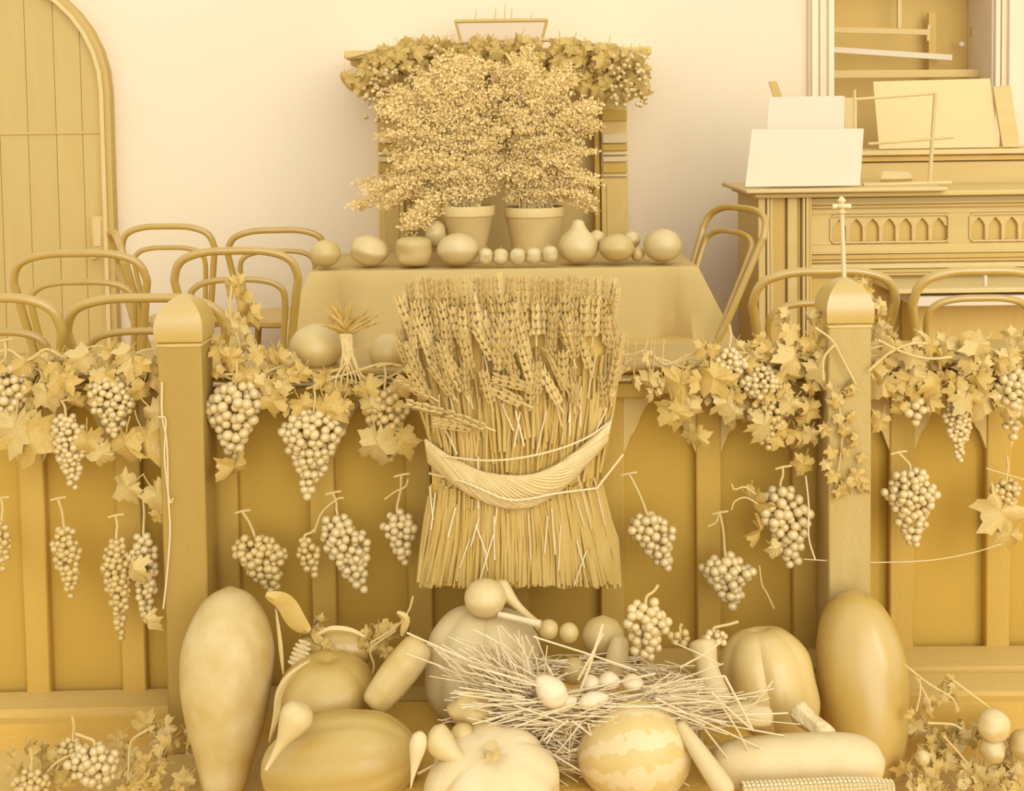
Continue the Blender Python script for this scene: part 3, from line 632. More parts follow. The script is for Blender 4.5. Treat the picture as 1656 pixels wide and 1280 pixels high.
garland('vine leaf garland hanging from the shelf between sheaf and right post', 1005, 1330, 590,
    [(1105, 590, 78, 'm', .1), (1085, 640, 64, 'm', -.2), (1118, 640, 50, 'l', .1), (1175, 625, 66, 'l', -.1), (1190, 650, 40, 'l', .2), (1050, 600, 42, 'l', 0), (1140, 585, 70, 'm', -.5), (1290, 560, 60, 'l', .6), (1318, 575, 56, 'l', -.3), (1310, 640, 50, 'm', .2), (1285, 690, 40, 'm', -.2), (1305, 735, 42, 'm', .3), (1290, 640, 44, 'l', .8), (1280, 520, 42, 'l', .2), (1305, 540, 40, 'm', -.4), (1315, 690, 34, 'l', .4)],
    [(1120, 1330, 545, 620, 44, 26, 44, 'mmld'), (1090, 1320, 600, 700, 26, 28, 46, 'mmd'), (1260, 1330, 490, 560, 12, 20, 34, 'ml')], 7)
garland('vine leaf garland along the shelf right of the right post', 1400, 1680, 580,
    [(1590, 625, 66, 'l', .1), (1570, 628, 52, 'l', .6), (1612, 625, 48, 'l', -.6), (1440, 600, 60, 'l', .5), (1470, 590, 66, 'm', -.2), (1520, 600, 60, 'm', .2), (1430, 665, 40, 'm', .4), (1590, 590, 44, 'l', .2), (1600, 545, 60, 'l', 1.2), (1640, 800, 84, 'l', .7), (1650, 850, 54, 'm', .9), (1560, 580, 50, 'l', -.5), (1630, 560, 46, 'l', -.2), (1480, 560, 42, 'l', .3), (1510, 545, 34, 'm', .3)],
    [(1405, 1660, 535, 610, 40, 28, 46, 'mmldl'), (1420, 1650, 600, 660, 16, 30, 48, 'mmd')], 8)
# climbing sprays beside both posts
sp = thing('vine_spray', 'upright dried vine spray with leaves right of the left post', 'spray', P(385, 600, 2.86))
R = random.Random(3); MB().tube(cr([P(385, 600, 2.86), P(388, 560, 2.86), P(372, 510, 2.86), P(376, 450, 2.86)], 4), .0035, 6).ob('spray_stem', m_stem, sp)
for (x, y, l, kd, ro) in ((372, 446, 44, 'm', .1), (384, 440, 50, 'm', -.1), (392, 470, 50, 'm', -.2), (405, 488, 46, 'm', -.2), (378, 500, 44, 'l', .2), (385, 510, 46, 'l', -.1), (360, 545, 36, 'm', .5), (395, 540, 40, 'l', -.3), (370, 555, 34, 'l', .4)):
    leaf(sp, x, y, l, 2.86, kd, R, roll=ro, yaw=R.uniform(-.7, .7), pitch=R.uniform(-.2, .2), wx=.7)
sp = thing('vine_spray', 'leafy tendril spray arching over the right domed post', 'spray', P(1440, 560, 2.86))
MB().tube(cr([P(1445, 560, 2.86), P(1425, 510, 2.86), P(1405, 470, 2.85), P(1392, 450, 2.84)], 4), .003, 6).ob('spray_stem', m_stem, sp)
for (x, y, l, kd) in ((1395, 448, 24, 'm'), (1408, 462, 28, 'm'), (1415, 485, 30, 'l'), (1425, 500, 26, 'm'), (1436, 520, 34, 'l'), (1450, 535, 30, 'm'), (1402, 452, 24, 'l')): leaf(sp, x, y, l, 2.84, kd, R)
# tree of twigs crossing the right post
tw = thing('vine_twigs', 'pale bare vine twigs crossing the front of the right post', 'twigs', P(1340, 600, 2.74))
for pts in (((1318, 530), (1345, 550), (1362, 580), (1384, 622)), ((1352, 555), (1332, 580), (1332, 615)), ((1405, 600), (1440, 570), (1475, 556), (1500, 556)), ((1420, 550), (1460, 570), (1500, 580), (1540, 578))):
    MB().tube(cr([P(x, y, 2.735) for x, y in pts], 4), .003, 6).ob('twig', m_stem, tw)
# leaves trailing down the right post
tr = thing('trailing_vine', 'sparse vine leaves trailing down the front of the right post', 'vine', P(1365, 700, 2.74))
MB().tube(cr([P(1350, 620, 2.74), P(1362, 700, 2.74), P(1352, 790, 2.74)], 4), .002, 5).ob('vine_stem', m_stem, tr)
for _ in range(26): leaf(tr, R.uniform(1336, 1392), R.uniform(610, 790), R.uniform(18, 32), 2.735, R.choice('mmdl'), R)
# hanging strings
def string(label, pts, Y, r=.0016, name='string', m=None):
    return tag(MB().tube(cr([P(x, y, Y) for x, y in pts], 5), r, 6).ob(name, m or m_twine), label, 'string')
string('long twine hanging down the right edge of the left post', ((262, 618), (262, 670), (270, 720), (272, 800), (275, 860), (270, 930), (264, 985)), 2.735, .0022)
string('looped twine beside the long string on the left post', ((256, 675), (268, 680), (266, 740), (274, 810), (280, 806)), 2.73, .0018)
string('thin slack string under the grapes at the far right', ((1300, 905), (1400, 910), (1500, 907), (1570, 895), (1620, 880)), 2.76, .0011)
string('wavy stalk string hanging right of the big tendril bunch', ((1303, 770), (1308, 820), (1308, 870), (1318, 905)), 2.74, .002)
# ---------------------------------------------------------------- wheat sheaf
YF = 2.70
sh = thing('wheat_sheaf', 'tall wheat sheaf tied with a twisted straw band, standing centre front of the railing', 'wheat sheaf', P(835, 950, YF+.05))
LEV = [(950, 676, 1002), (900, 680, 1000), (850, 686, 992), (800, 695, 972), (750, 694, 974), (700, 686, 984), (640, 668, 996), (580, 658, 1000), (520, 660, 998), (470, 672, 988)]
def lim(y):
    for (a, l0, r0), (b, l1, r1) in zip(LEV[:-1], LEV[1:]):
        if y >= b: q = (a-y)/(a-b); return l0+(l1-l0)*q, r0+(r1-r0)*q
    return LEV[-1][1:]
def SF(u, y, lift=0):
    """point on the sheaf's rounded front; u -1..1 across, y photo row"""
    l, r_ = lim(min(y, 950)); yy = y
    dep = .085*math.sqrt(max(0, 1-u*u*.92))
    return P((l+r_)/2+(r_-l)/2*u, yy, YF+.05-dep-lift)
# inner core
vs = []; ny = 12; nu = 14
for j in range(ny):
    y = 948-(948-480)*j/(ny-1)
    for k in range(nu+1): u = -1+2*k/nu; vs.append(SF(u*.97, y))
    for k in range(nu+1): u = 1-2*k/nu; p = SF(u*.97, y); vs.append((p.x, YF+.09, p.z))
M = 2*(nu+1); fs = []
for j in range(ny-1):
    for k in range(M): fs.append((j*M+k, j*M+(k+1) % M, (j+1)*M+(k+1) % M, (j+1)*M+k))
fs += [tuple(range(M)), tuple((ny-1)*M+k for k in range(M))]
MB().add(vs, fs).ob('sheaf_core', m_core, sh)
R = random.Random(12); sb = MB()
for k in range(250):      # lower stalks, splayed towards the foot
    u = R.uniform(-1, 1); y1 = R.uniform(938, 952); y0 = R.uniform(775, 830); du = R.uniform(-.03, .03)
    cu = [SF(u+du*0, y0, R.uniform(0, .012)), SF(u+du*.5, (y0+y1)/2, R.uniform(.002, .014)), SF(max(-1, min(1, u+du+.06*(1 if u > .6 else -1 if u < -.6 else 0))), y1, R.uniform(0, .016))]
    sb.tube(cu, R.uniform(.003, .0058), 6)
for k in range(120):      # upper stalks below the ears
    u = R.uniform(-.98, .98); y1 = R.uniform(690, 790); y0 = R.uniform(560, 650); du = R.uniform(-.10, .10)
    sb.tube([SF(u*1.0+du, y0, R.uniform(.0, .014)), SF(u+du*.5, (y0+y1)/2, R.uniform(.002, .014)), SF(u, y1, R.uniform(0, .012))], R.uniform(.003, .0055), 6)
tag(sb.ob('stalks', m_stalk, sh), kind='stuff')
sb = MB()
for k in range(40):       # loose bright stalks
    u = R.uniform(-.95, .95); y1 = R.uniform(820, 950) if k % 2 else R.uniform(640, 740); ln = R.uniform(40, 90); du = R.uniform(-.14, .14)
    sb.tube([SF(max(-1, min(1, u+du)), y1-ln, .018), SF(u, y1, .02)], R.uniform(.0014, .0024), 5)
tag(sb.ob('loose_stalks', m_straw, sh), kind='stuff')
# twisted straw band
bd = MB()
for k in range(26):
    ph = k/26*2*math.pi; pts = []
    for j in range(22):
        q = j/21; u = -1.0+2.0*q; yc = 0
        yc = 797-(68 if u < 0 else 98)*u*u
        wv = 26*(1-.35*abs(u)); pts.append(SF(u, yc+wv*math.sin(ph+q*7.5), .024+.014*math.cos(ph+q*7.5)))
    bd.tube(pts, R.uniform(.0032, .0050), 5)
bd.ob('straw_band', mat('band_straw', .46, .10, 40, .45, .1, 100), sh)
for pts in (((-.82, 738, .04), (-.4, 745, .048), (0, 742, .05), (.45, 728, .048), (.8, 706, .04), (1.0, 680, .02)), ((-1, 766, .02), (-.6, 780, .044), (-.15, 806, .05), (.1, 808, .05), (.5, 798, .046), (.95, 790, .03))):
    MB().tube(cr([SF(*p) for p in pts], 6), .0024, 6).ob('twine_tie', m_twine, sh)
MB().tube([SF(.95, 790, .03), P(1008, 735, YF+.02)], .0026, 6).ob('twine_tie', m_twine, sh)
# ears of wheat, each one a part
def ear_mesh(seed):
    R = random.Random(seed); mb = MB(); n = 9
    for k in range(n):
        z = k/n; 
        for sd in (-1, 1, 0):
            a = sd*.9+R.uniform(-.2, .2); rr = .085*(1-.35*abs(z-.35)); off = .085 if sd else .10
            c = Vector((math.sin(a)*off if sd else R.uniform(-.02, .02), -math.cos(a)*off*(.7 if sd else 1), z+.05*(k % 2)))
            L = .17; ax = Vector((math.sin(a)*.35, -.25, 1)).normalized(); u = ax.cross(Vector((0, 1, 0))).normalized(); v = ax.cross(u)
            pv = [c-ax*L*.4]+[c+(u*math.cos(q)+v*math.sin(q))*rr*.75 for q in (0, 2.1, 4.2)]+[c+ax*L]
            mb.add(pv, [(0, 1, 2), (0, 2, 3), (0, 3, 1), (4, 2, 1), (4, 3, 2), (4, 1, 3)])
    mb.tube([(0, 0, -.35), (0, 0, 1.0)], .025, 4); return mb.mesh('wheat_ear', m_wheat)
EM = [ear_mesh(s) for s in range(4)]
def ear(u, y, lpx, ang, lift):
    p = SF(u, y, lift); s = lpx*S(YF)
    q = Quaternion((0, 1, 0), ang) @ Quaternion((1, 0, 0), R.uniform(-.15, .25)) @ Quaternion((0, 0, 1), R.uniform(-.6, .6))
    inst('wheat_ear', R.choice(EM), sh, p-wl(sh), q, (s*1.25, s*1.1, s))
for k in range(24):       # top row standing up
    u = -.97+1.94*k/23; ear(u, 508-10*(1-abs(u))-R.uniform(0, 6), R.uniform(48, 58), .10*u+R.uniform(-.08, .08), .015)
for k in range(22): u = -.95+1.9*k/21; ear(u, 545+R.uniform(-10, 10), R.uniform(52, 66), -.12+.12*u+R.uniform(-.12, .12), .024)
for k in range(20): u = R.uniform(-.98, .98); ear(u, R.uniform(560, 600), R.uniform(52, 66), -.2+R.uniform(-.3, .3), .03)
for k in range(22): u = R.uniform(-.98, .98); ear(u, R.uniform(600, 655), R.uniform(50, 64), -.25*(1-u)+R.uniform(-.4, .4), .034)
for k in range(12): ear(R.uniform(.88, 1.0), 500+14*k, 50, R.uniform(-.1, .3), .015)
for k in range(8): ear(R.uniform(-1.02, -.9), 520+18*k, 50, R.uniform(-.4, -.1), .015)
for (u, y, l, a) in ((-.35, 690, 62, -1.2), (.05, 650, 66, -1.1), (.15, 625, 62, -1.3), (-.75, 665, 60, -1.3), (-.85, 640, 60, -1.0), (-.5, 690, 60, -1.35)): ear(u, y, l, a, .036)
# ---------------------------------------------------------------- fruit builders
def axial(name, label, cat, A, B, prof, m, n=28, ribs=0, depth=0, group=None, stem=None, bend=(0, 0), lump=0, sq=5, seed=0, spin=0, unit=1):
    """A, B world points of the axis; prof (0..1 along axis, radius in metres*unit)"""
    A = Vector(A); B = Vector(B); ax = B-A; L = ax.length
    q = ax.to_track_quat('Z', 'Y') @ Quaternion((0, 0, 1), spin)
    pr = smooth_prof([(z*L, r*unit) for z, r in prof], sq)
    t = thing(name, label, cat, A, group, q)
    MB().lathe(pr, n, ribs, depth, bend=bend, lump=lump, seed=seed).ob('body', m, t, keep=True)
    if stem:
        sz, sr, sl, smat = stem
        MB().lathe([(sz*L-.004, sr*1.5), (sz*L+sl*.25, sr), (sz*L+sl*.8, sr*.85), (sz*L+sl, sr*1.15)], 10, 5, .25).ob('stem', smat, t, keep=True)
    return t
BALL = [(0, .02), (.05, .38), (.2, .78), (.5, 1.0), (.8, .80), (.95, .40), (1, .03)]
PUMP = [(.06, .03), (0, .30), (.06, .66), (.25, .94), (.5, 1.0), (.75, .93), (.94, .64), (1.0, .30), (.95, .04)]
def ball(name, label, cat, x0, x1, y0, y1, Y, m, prof=BALL, tilt=0, ribs=0, depth=0, stem=None, group=None, lump=.03, seed=0, back=0, n=28):
    cx = (x0+x1)/2; r_ = (x1-x0)/2*S(Y); A = P(cx-tilt, y1, Y); Bp = P(cx+tilt, y0, Y); Bp.y += back; A.y -= back*.3
    return axial(name, label, cat, A, Bp, prof, m, n, ribs, depth, group, stem, lump=lump, unit=r_, seed=seed)
# ---------------------------------------------------------------- pots and ferns on the table
def fern(x0, x1, ytop, ybot, xb0, xb1, Y, label, seed, fr, mpot):
    R = random.Random(seed); s = S(Y); ct = P((x0+x1)/2, ytop, Y); cb = TZ; H = ct.z-cb; r1 = (x1-x0)/2*s; r0 = (xb1-xb0)/2*s
    t = thing('potted_fern', label, 'potted plant', (ct.x, Y, TZ))
    pr = [(0, r0*.9), (.003, r0), (H*.8, r0+(r1-r0)*.85), (H*.82, r1*.97), (H*.83, r1), (H-.004, r1*1.01), (H, r1*.99), (H-.001, r1*.92), (H-.025, r1*.88)]
    MB().lathe(pr, 32).ob('pot', mpot, t, keep=True)
    MB().lathe([(H-.03, r1*.85), (H-.018, r1*.87)], 24).ob('soil', m_soil, t, keep=True)
    lf = MB(); stm = MB()
    for (ex, ey, k, spread) in fr:
        for j in range(k):
            tx, ty = ex+R.uniform(-spread, spread), ey+R.uniform(-spread, spread)*.8
            yd = R.uniform(-.16, .14)
            tip = P(tx, ty, Y+yd)-Vector(t.location); a = Vector((R.uniform(-.5, .5)*r1, R.uniform(-.5, .5)*r1, H-.02))
            mid = a*.45+tip*.55+Vector((0, 0, .04+.10*R.random())); mid.x = a.x+(tip.x-a.x)*.4
            pts = cr([a, mid, tip], 9); stm.tube(pts, [.0018, .0012, .0008], 3)
            for i, p in enumerate(pts[3:]):
                q = i/(len(pts)-3); wdt = .075*(1-.65*q)
                for sdv in (-1, 1):
                    dirx = Vector((sdv*R.uniform(.7, 1), R.uniform(-.4, .4), R.uniform(-.5, .45)))
                    for u in range(8):
                        c = p+dirx*wdt*(u+.6)/8+Vector((R.uniform(-1, 1), R.uniform(-1, 1), R.uniform(-1, 1)))*.012
                        sz = R.uniform(.0035, .0072); nx = Vector((R.uniform(-1, 1), -1, R.uniform(-.8, .8))).normalized()
                        e1 = nx.cross(Vector((0, 0, 1))).normalized()*sz; e2 = nx.cross(e1).normalized()*sz
                        lf.add([c-e2*.9, c+e1-e2*-.2, c+e1*.5+e2*.9, c-e1*.5+e2*.9, c-e1+e2*.2], [(0, 1, 2, 3, 4)])
    o = lf.ob('fern_leaflets', m_fern, t, smooth=False, keep=True); o['kind'] = 'stuff'
    o = stm.ob('fern_stems', m_stem, t, keep=True); o['kind'] = 'stuff'
fern(712, 800, 332, 425, 738, 786, 4.74, 'left terracotta pot with a broad maidenhair fern on the table', 21,
     [(640, 160, 14, 30), (700, 130, 16, 30), (760, 110, 14, 26), (640, 230, 12, 26), (690, 200, 16, 30), (750, 180, 16, 30), (790, 240, 10, 24), (655, 300, 9, 20), (700, 270, 12, 26), (670, 350, 6, 16), (585, 300, 5, 14), (575, 335, 4, 12), (740, 290, 10, 20), (635, 175, 8, 16), (628, 215, 7, 14), (640, 262, 8, 18), (632, 322, 5, 14), (668, 372, 5, 12), (780, 160, 10, 22), (800, 220, 8, 20), (720, 95, 10, 22)], m_pot)
fern(815, 912, 334, 425, 833, 898, 4.80, 'right terracotta pot with a tall feathery fern on the table', 22,
     [(830, 120, 14, 26), (880, 150, 14, 28), (930, 190, 12, 24), (860, 210, 16, 30), (820, 190, 12, 26), (900, 250, 14, 26), (940, 250, 8, 20), (850, 270, 12, 22), (955, 300, 6, 16), (958, 200, 8, 14), (950, 165, 8, 18), (948, 330, 5, 14), (810, 130, 10, 22), (850, 95, 12, 24), (820, 280, 8, 18), (910, 120, 8, 20)], m_pot)
# dark leaf swag on the mantelshelf
R = random.Random(77)
sw = thing('mantel_swag', 'thick swag of dark vine leaves and small grapes draped over the mantelshelf', 'garland', P(812, 80, 5.1))
MB().tube(cr([P(565, 92, 5.1), P(640, 76, 5.1), P(740, 70, 5.1), P(850, 64, 5.1), P(950, 70, 5.1), P(1040, 84, 5.1)], 5), .008, 6).ob('vine_stem', m_stem, sw)
for k in range(290):
    x = R.triangular(560, 1045, 800) if k % 2 else R.uniform(566, 1042); c = abs(x-805)/245
    lo = 140-20*c*c; 
    if x < 660 or x > 950: lo = 150 if k % 3 else (185 if 610 < x < 1012 else 140)
    y = R.uniform(58+14*c*c, lo); leaf(sw, x, y, R.uniform(20, 34), 5.08-R.uniform(0, .07), R.choice('ddm'), R)
for (x, y) in ((556, 110), (570, 118), (1042, 100), (1035, 118), (648, 175), (652, 70), (670, 68), (930, 60), (905, 58), (845, 54), (985, 66), (1020, 78)): leaf(sw, x, y, 36, 5.02, 'd', R, roll=R.uniform(-.4, .4))
for (x0, x1, y0, y1, n) in ((588, 668, 108, 200, 60), (985, 1045, 90, 170, 60), (690, 760, 60, 100, 14)):
    for _ in range(n): k = R.uniform(3.2, 4.6)*S(5); inst('small_grape', G1 if R.random() < .4 else G2, sw, P(R.uniform(x0, x1), R.uniform(y0, y1), 4.99-R.uniform(0, .03))-wl(sw), None, (k, k, k))
# ---------------------------------------------------------------- fruit on the table
g = 'fruit in a row on the tablecloth'
ball('round_squash', 'round dark squash at the left end of the table row', 'squash', 501, 551, 388, 433, 4.56, m_fruit, group=g, lump=.06, seed=1)
ball('quince', 'large lumpy quince second from the left on the table', 'fruit', 566, 629, 381, 431, 4.60, m_fruitl, group=g, lump=.14, seed=2, ribs=5, depth=.06, tilt=4)
ball('quince', 'squarish pale quince third from the left on the table', 'fruit', 640, 699, 383, 430, 4.58, m_fruit, group=g, lump=.10, seed=3, prof=[(0, .03), (.02, .55), (.15, .9), (.5, 1), (.85, .92), (.98, .55), (1, .03)])
ball('round_squash', 'big round squash in front of the left fern pot', 'squash', 706, 775, 377, 430, 4.56, m_fruitl, group=g, lump=.05, seed=4)
ball('quince', 'small pale fruit peeping out behind the big round squash', 'fruit', 688, 722, 356, 402, 4.70, m_fruitl, group=g, lump=.1, seed=5)
for i, (a, b, c, d, lb) in enumerate(((774, 797, 402, 428, 'dull apple, first of the small row beside the big squash'), (797, 822, 403, 428, 'small apple, second of the row between the pots'), (824, 850, 402, 428, 'pale apple in the middle of the small apple row'), (850, 876, 401, 427, 'pale apple right of the middle apple'), (876, 902, 398, 425, 'apple nearest the necked gourd'))):
    ball('apple', lb, 'apple', a, b, c, d, 4.53, m_apple, prof=PUMP, stem=(.96, .0012, .012, m_stem), group='small apples in a row on the table', seed=i, lump=.05, tilt=R.uniform(-2, 2), back=R.uniform(-.01, .01))
ball('necked_gourd', 'necked gourd with a knob on its side, right of the apples', 'gourd', 902, 968, 355, 426, 4.58, m_fruitl, prof=[(0, .05), (.04, .5), (.18, .88), (.38, 1), (.58, .84), (.74, .5), (.86, .34), (.95, .27), (1, .05)], group=g, lump=.08, seed=6)
ball('quince', 'small knob shaped fruit against the necked gourd', 'fruit', 952, 978, 372, 400, 4.62, m_fruitl, group=g, seed=7, lump=.08)
ball('round_squash', 'dull round squash between necked gourd and last fruit', 'squash', 968, 1026, 378, 424, 4.56, m_fruit, group=g, lump=.06, seed=8)
ball('quince', 'small pale fruit behind, in the gap before the last fruit', 'fruit', 1006, 1036, 374, 402, 4.66, m_fruitl, group=g, seed=9, lump=.1)
ball('quince', 'tiny fruit low in the gap before the last fruit', 'fruit', 1020, 1042, 400, 423, 4.58, m_fruit, group=g, seed=10, lump=.1)
ball('pomelo', 'round pale fruit at the right end of the table row', 'fruit', 1040, 1103, 370, 425, 4.56, m_fruitl, group=g, seed=11, lump=.05)
# ---------------------------------------------------------------- things on the shelf
ball('turnip', 'big round turnip with a pale mark on the shelf left of the root bunch', 'turnip', 468, 556, 524, 600, 2.90, m_fruit, seed=12, lump=.03)
ball('apple', 'round fruit on the shelf tucked against the left side of the sheaf', 'apple', 597, 660, 540, 600, 2.90, m_fruit, seed=13, lump=.05)
ob = thing('spring_onion_bunch', 'bunch of long thin roots with leafy tops hanging over the shelf edge', 'vegetables', P(570, 545, 2.80))
R = random.Random(31)
for k in range(9):
    x = 560+R.uniform(-6, 8); MB().tube(cr([P(x+R.uniform(-4, 4), 540, 2.80), P(x+R.uniform(-8, 14), 575, 2.795), P(565+(k-4)*6+R.uniform(-4, 4), 610, 2.79), P(560+(k-3)*8+(-30 if k == 0 else 0), R.uniform(615, 642), 2.785)], 4), [.004, .0035, .002, .0012], 6).ob('root', m_stem, ob)
for k in range(46):
    a = R.uniform(-1.25, 1.35); L = R.uniform(30, 66); b0 = Vector((560, 540)); e1 = (560+L*math.sin(a)*1.15, 538-L*math.cos(a)*.85)
    A, Bp = P(560+R.uniform(-8, 8), 542, 2.82), P(e1[0], e1[1], 2.80+R.uniform(-.04, .06)); MB().tube(cr([A, (A+Bp)/2+Vector((0, 0, .006)), Bp], 4), [.0022, .005, .006, .0045, .0015], 5).ob('leaf_blade', m_leafm if k % 2 else m_leafl, ob)
# small dry sprigs at the shelf right of the sheaf
dr = thing('dried_sprigs', 'small dried flower sprigs hung on threads right of the sheaf', 'sprigs', P(1030, 600, 2.78))
for (x, y) in ((1012, 590), (1050, 600), (1044, 565), (1070, 610), (1025, 605), (1055, 625)):
    MB().tube([P(x+4, 548, 2.79), P(x, y, 2.78)], .0012, 4).ob('thread', m_stem, dr); leaf(dr, x, y, 28, 2.775, 'l', R, wx=.6, roll=R.uniform(-.4, .4)); leaf(dr, x+6, y+2, 20, 2.775, 'l', R, wx=.6)
# ---------------------------------------------------------------- display mound in the foreground
def mound():
    vs = []; nx, ny = 44, 18; x0, x1 = P(400, 1200, 2.5).x, P(1330, 1200, 2.5).x
    for j in range(ny+1):
        y = 1.95+(2.74-1.95)*j/ny
        for i in range(nx+1):
            u = i/nx; x = x0+(x1-x0)*u; e_ = min(1, min(u, 1-u)*7); e_ = e_*e_*(3-2*e_); f = min(1, j/3, (ny-j)/2.0)
            vs.append((x, y, FZ+.002+(.15+.02*(j/ny)+.012*noise.noise(Vector((x*9, y*9, 2))))*e_*f))
    fs = [(j*(nx+1)+i, j*(nx+1)+i+1, (j+1)*(nx+1)+i+1, (j+1)*(nx+1)+i) for j in range(ny) for i in range(nx)]
    b = len(vs); vs += [(x0, 1.95, FZ), (x1, 1.95, FZ), (x1, 2.74, FZ), (x0, 2.74, FZ)]; fs.append((b, b+1, b+2, b+3))
    return MB().add(vs, fs)
tag(mound().ob('display_mound', m_moundc), 'low dark cloth covered mound under the piled vegetables', 'cloth')
# big standing marrows
axial('marrow', 'tall pale mottled marrow standing upright at the left of the pile', 'marrow', P(362, 1288, 2.52), P(372, 949, 2.66), [(0, .012), (.03, .045), (.15, .062), (.35, .088), (.55, .103), (.72, .102), (.87, .078), (.96, .045), (1, .006)], m_melonp, 36, lump=.05, seed=3, unit=1.0)
axial('marrow', 'tall dark glossy marrow standing upright at the right of the pile', 'marrow', P(1412, 1262, 2.56), P(1378, 954, 2.70), [(0, .012), (.04, .055), (.2, .085), (.45, .100), (.65, .100), (.84, .080), (.95, .048), (1, .006)], m_melond, 36, lump=.03, seed=5)
# pumpkins
def pumpkin(label, x0, x1, y0, y1, Y, m, ribs, depth, tilt=0, back=.0, stem=None, name='pumpkin', prof=PUMP, seed=0, spin=0, lump=.04):
    cx = (x0+x1)/2; r_ = (x1-x0)/2*S(Y); A = P(cx-tilt, y1, Y); Bp = P(cx+tilt, y0, Y); Bp.y += back; A.y -= back
    return axial(name, label, 'pumpkin' if name == 'pumpkin' else 'melon', A, Bp, prof, m, 60, ribs, depth, stem=stem, unit=r_, lump=lump, seed=seed, spin=spin)
pumpkin('large pale ribbed pumpkin under the onion at the centre', 683, 880, 992, 1160, 2.60, m_pump, 8, .12, tilt=6, back=.03, seed=1, spin=.3)
pumpkin('ribbed glossy pumpkin with thick stalk leaning left of the dark marrow', 1160, 1322, 1028, 1190, 2.60, mat('right_pumpkin_skin', 0.32, .06, 9, .36, .06, 60, spec=.6), 7, .10, tilt=-12, back=.03, seed=2, spin=.9)
axial('pumpkin_stalk', 'thick knobbly pumpkin stalk lying on the long pale marrow', 'stalk', P(1290, 1150, 2.44), P(1342, 1196, 2.36), [(0, .022), (.1, .024), (.5, .021), (.9, .024), (1, .015)], mat('stalk_skin', .62, .1, 60, .6, .5, 80), 20, 7, .18, lump=.1)
axial('pumpkin', 'big dark ribbed squash lying at the front left with a highlight on its right', 'pumpkin', P(432, 1250, 2.40), P(672, 1222, 2.34), [(.03, .01), (0, .03), (.08, .062), (.3, .096), (.55, .104), (.78, .092), (.93, .060), (1, .028), (.985, .004)], m_pumpd, 60, 10, .05, lump=.04, seed=3)
pumpkin('white lobed pumpkin at the bottom centre', 682, 910, 1206, 1360, 2.24, m_white, 8, .14, back=-.03, seed=4, spin=.5, stem=(.95, .014, .03, m_husk))
pumpkin('dark round squash behind the small pear shaped gourd', 446, 612, 1066, 1200, 2.56, m_pumpd, 9, .05, seed=6)
axial('watermelon', 'striped mottled watermelon front centre right under the straw', 'melon', P(934, 1232, 2.32), P(1118, 1204, 2.32), [(0, .01), (.04, .036), (.16, .068), (.36, .094), (.55, .100), (.76, .088), (.93, .052), (1, .006)], m_water, 44, lump=.02, seed=7)
# marrows, gourds and the rest
axial('marrow', 'long pale marrow lying at the bottom right of the pile', 'marrow', P(1150, 1240, 2.32), P(1430, 1232, 2.34), [(0, .01), (.04, .035), (.2, .052), (.5, .058), (.8, .056), (.94, .040), (1, .008)], mat('long_marrow_skin', 0.6, .07, 16, .55, .08, 80), 32, lump=.03)
axial('cucumber', 'stubby pale cucumber leaning between the dark squash and centre pumpkin', 'cucumber', P(600, 1146, 2.46), P(684, 1038, 2.52), [(0, .008), (.03, .026), (.15, .034), (.5, .040), (.85, .037), (.97, .026), (1, .008)], m_melonp, 24, 6, .03)
axial('marrow', 'dark marrow lying under dry leaves behind the stubby cucumber', 'marrow', P(482, 1050, 2.66), P(604, 1048, 2.66), [(0, .01), (.1, .034), (.5, .044), (.9, .034), (1, .008)], m_melond, 24)
axial('long_gourd', 'small pear shaped pale gourd with long neck at the left of the pile', 'gourd', P(492, 1138, 2.32), P(430, 1246, 2.28), [(0, .008), (.06, .026), (.2, .034), (.38, .026), (.6, .012), (.85, .006), (1, .004)], m_fruitl, 24)
axial('parsnip', 'small white parsnip pointing down left of the white pumpkin', 'parsnip', P(680, 1184, 2.22), P(664, 1276, 2.20), [(0, .005), (.08, .014), (.25, .017), (.5, .011), (.75, .005), (1, .001)], m_white, 18)
axial('parsnip', 'fat curved parsnip lying against the white pumpkin top', 'parsnip', P(698, 1182, 2.24), P(762, 1238, 2.20), [(0, .012), (.12, .027), (.35, .027), (.6, .018), (.85, .012), (1, .006)], m_fruitl, 20, bend=(0, -.01))
axial('gourd', 'bottle gourd with narrow neck standing right of the straw nest', 'gourd', P(1160, 1156, 2.42), P(1134, 1034, 2.50), [(0, .006), (.06, .024), (.22, .036), (.42, .030), (.65, .024), (.9, .030), (.98, .022), (1, .004)], m_fruitl, 24, lump=.04)
axial('small_squash', 'small striped oval squash right of the nest', 'squash', P(1172, 1152, 2.36), P(1250, 1160, 2.36), [(0, .008), (.1, .019), (.5, .025), (.85, .022), (.97, .012), (1, .002)], m_fruitl, 24, 8, .06)
axial('courgette', 'slender pale courgette sloping down right of the watermelon', 'courgette', P(1098, 1170, 2.30), P(1180, 1290, 2.20), [(0, .008), (.08, .013), (.5, .019), (.9, .021), (1, .008)], m_pump, 20)
axial('squash', 'low dull squash behind the nest left of the top grapes', 'squash', P(975, 1062, 2.60), P(975, 996, 2.62), [(0, .01), (.1, .035), (.5, .050), (.85, .034), (1, .004)], m_fruit, 28, 8, .05)
axial('cucumber', 'short pale cucumber end behind the eggs below the grapes', 'cucumber', P(992, 1096, 2.52), P(1004, 1028, 2.54), [(0, .01), (.1, .02), (.5, .024), (.9, .018), (1, .004)], m_fruitl, 20)
ball('potato', 'round potato behind the eggs in the nest', 'potato', 905, 948, 1064, 1108, 2.52, m_fruit, seed=15, lump=.08)
on = ball('onion', 'large onion on top of the centre pumpkin', 'onion', 750, 820, 938, 998, 2.56, m_fruitl, seed=16, lump=.03)
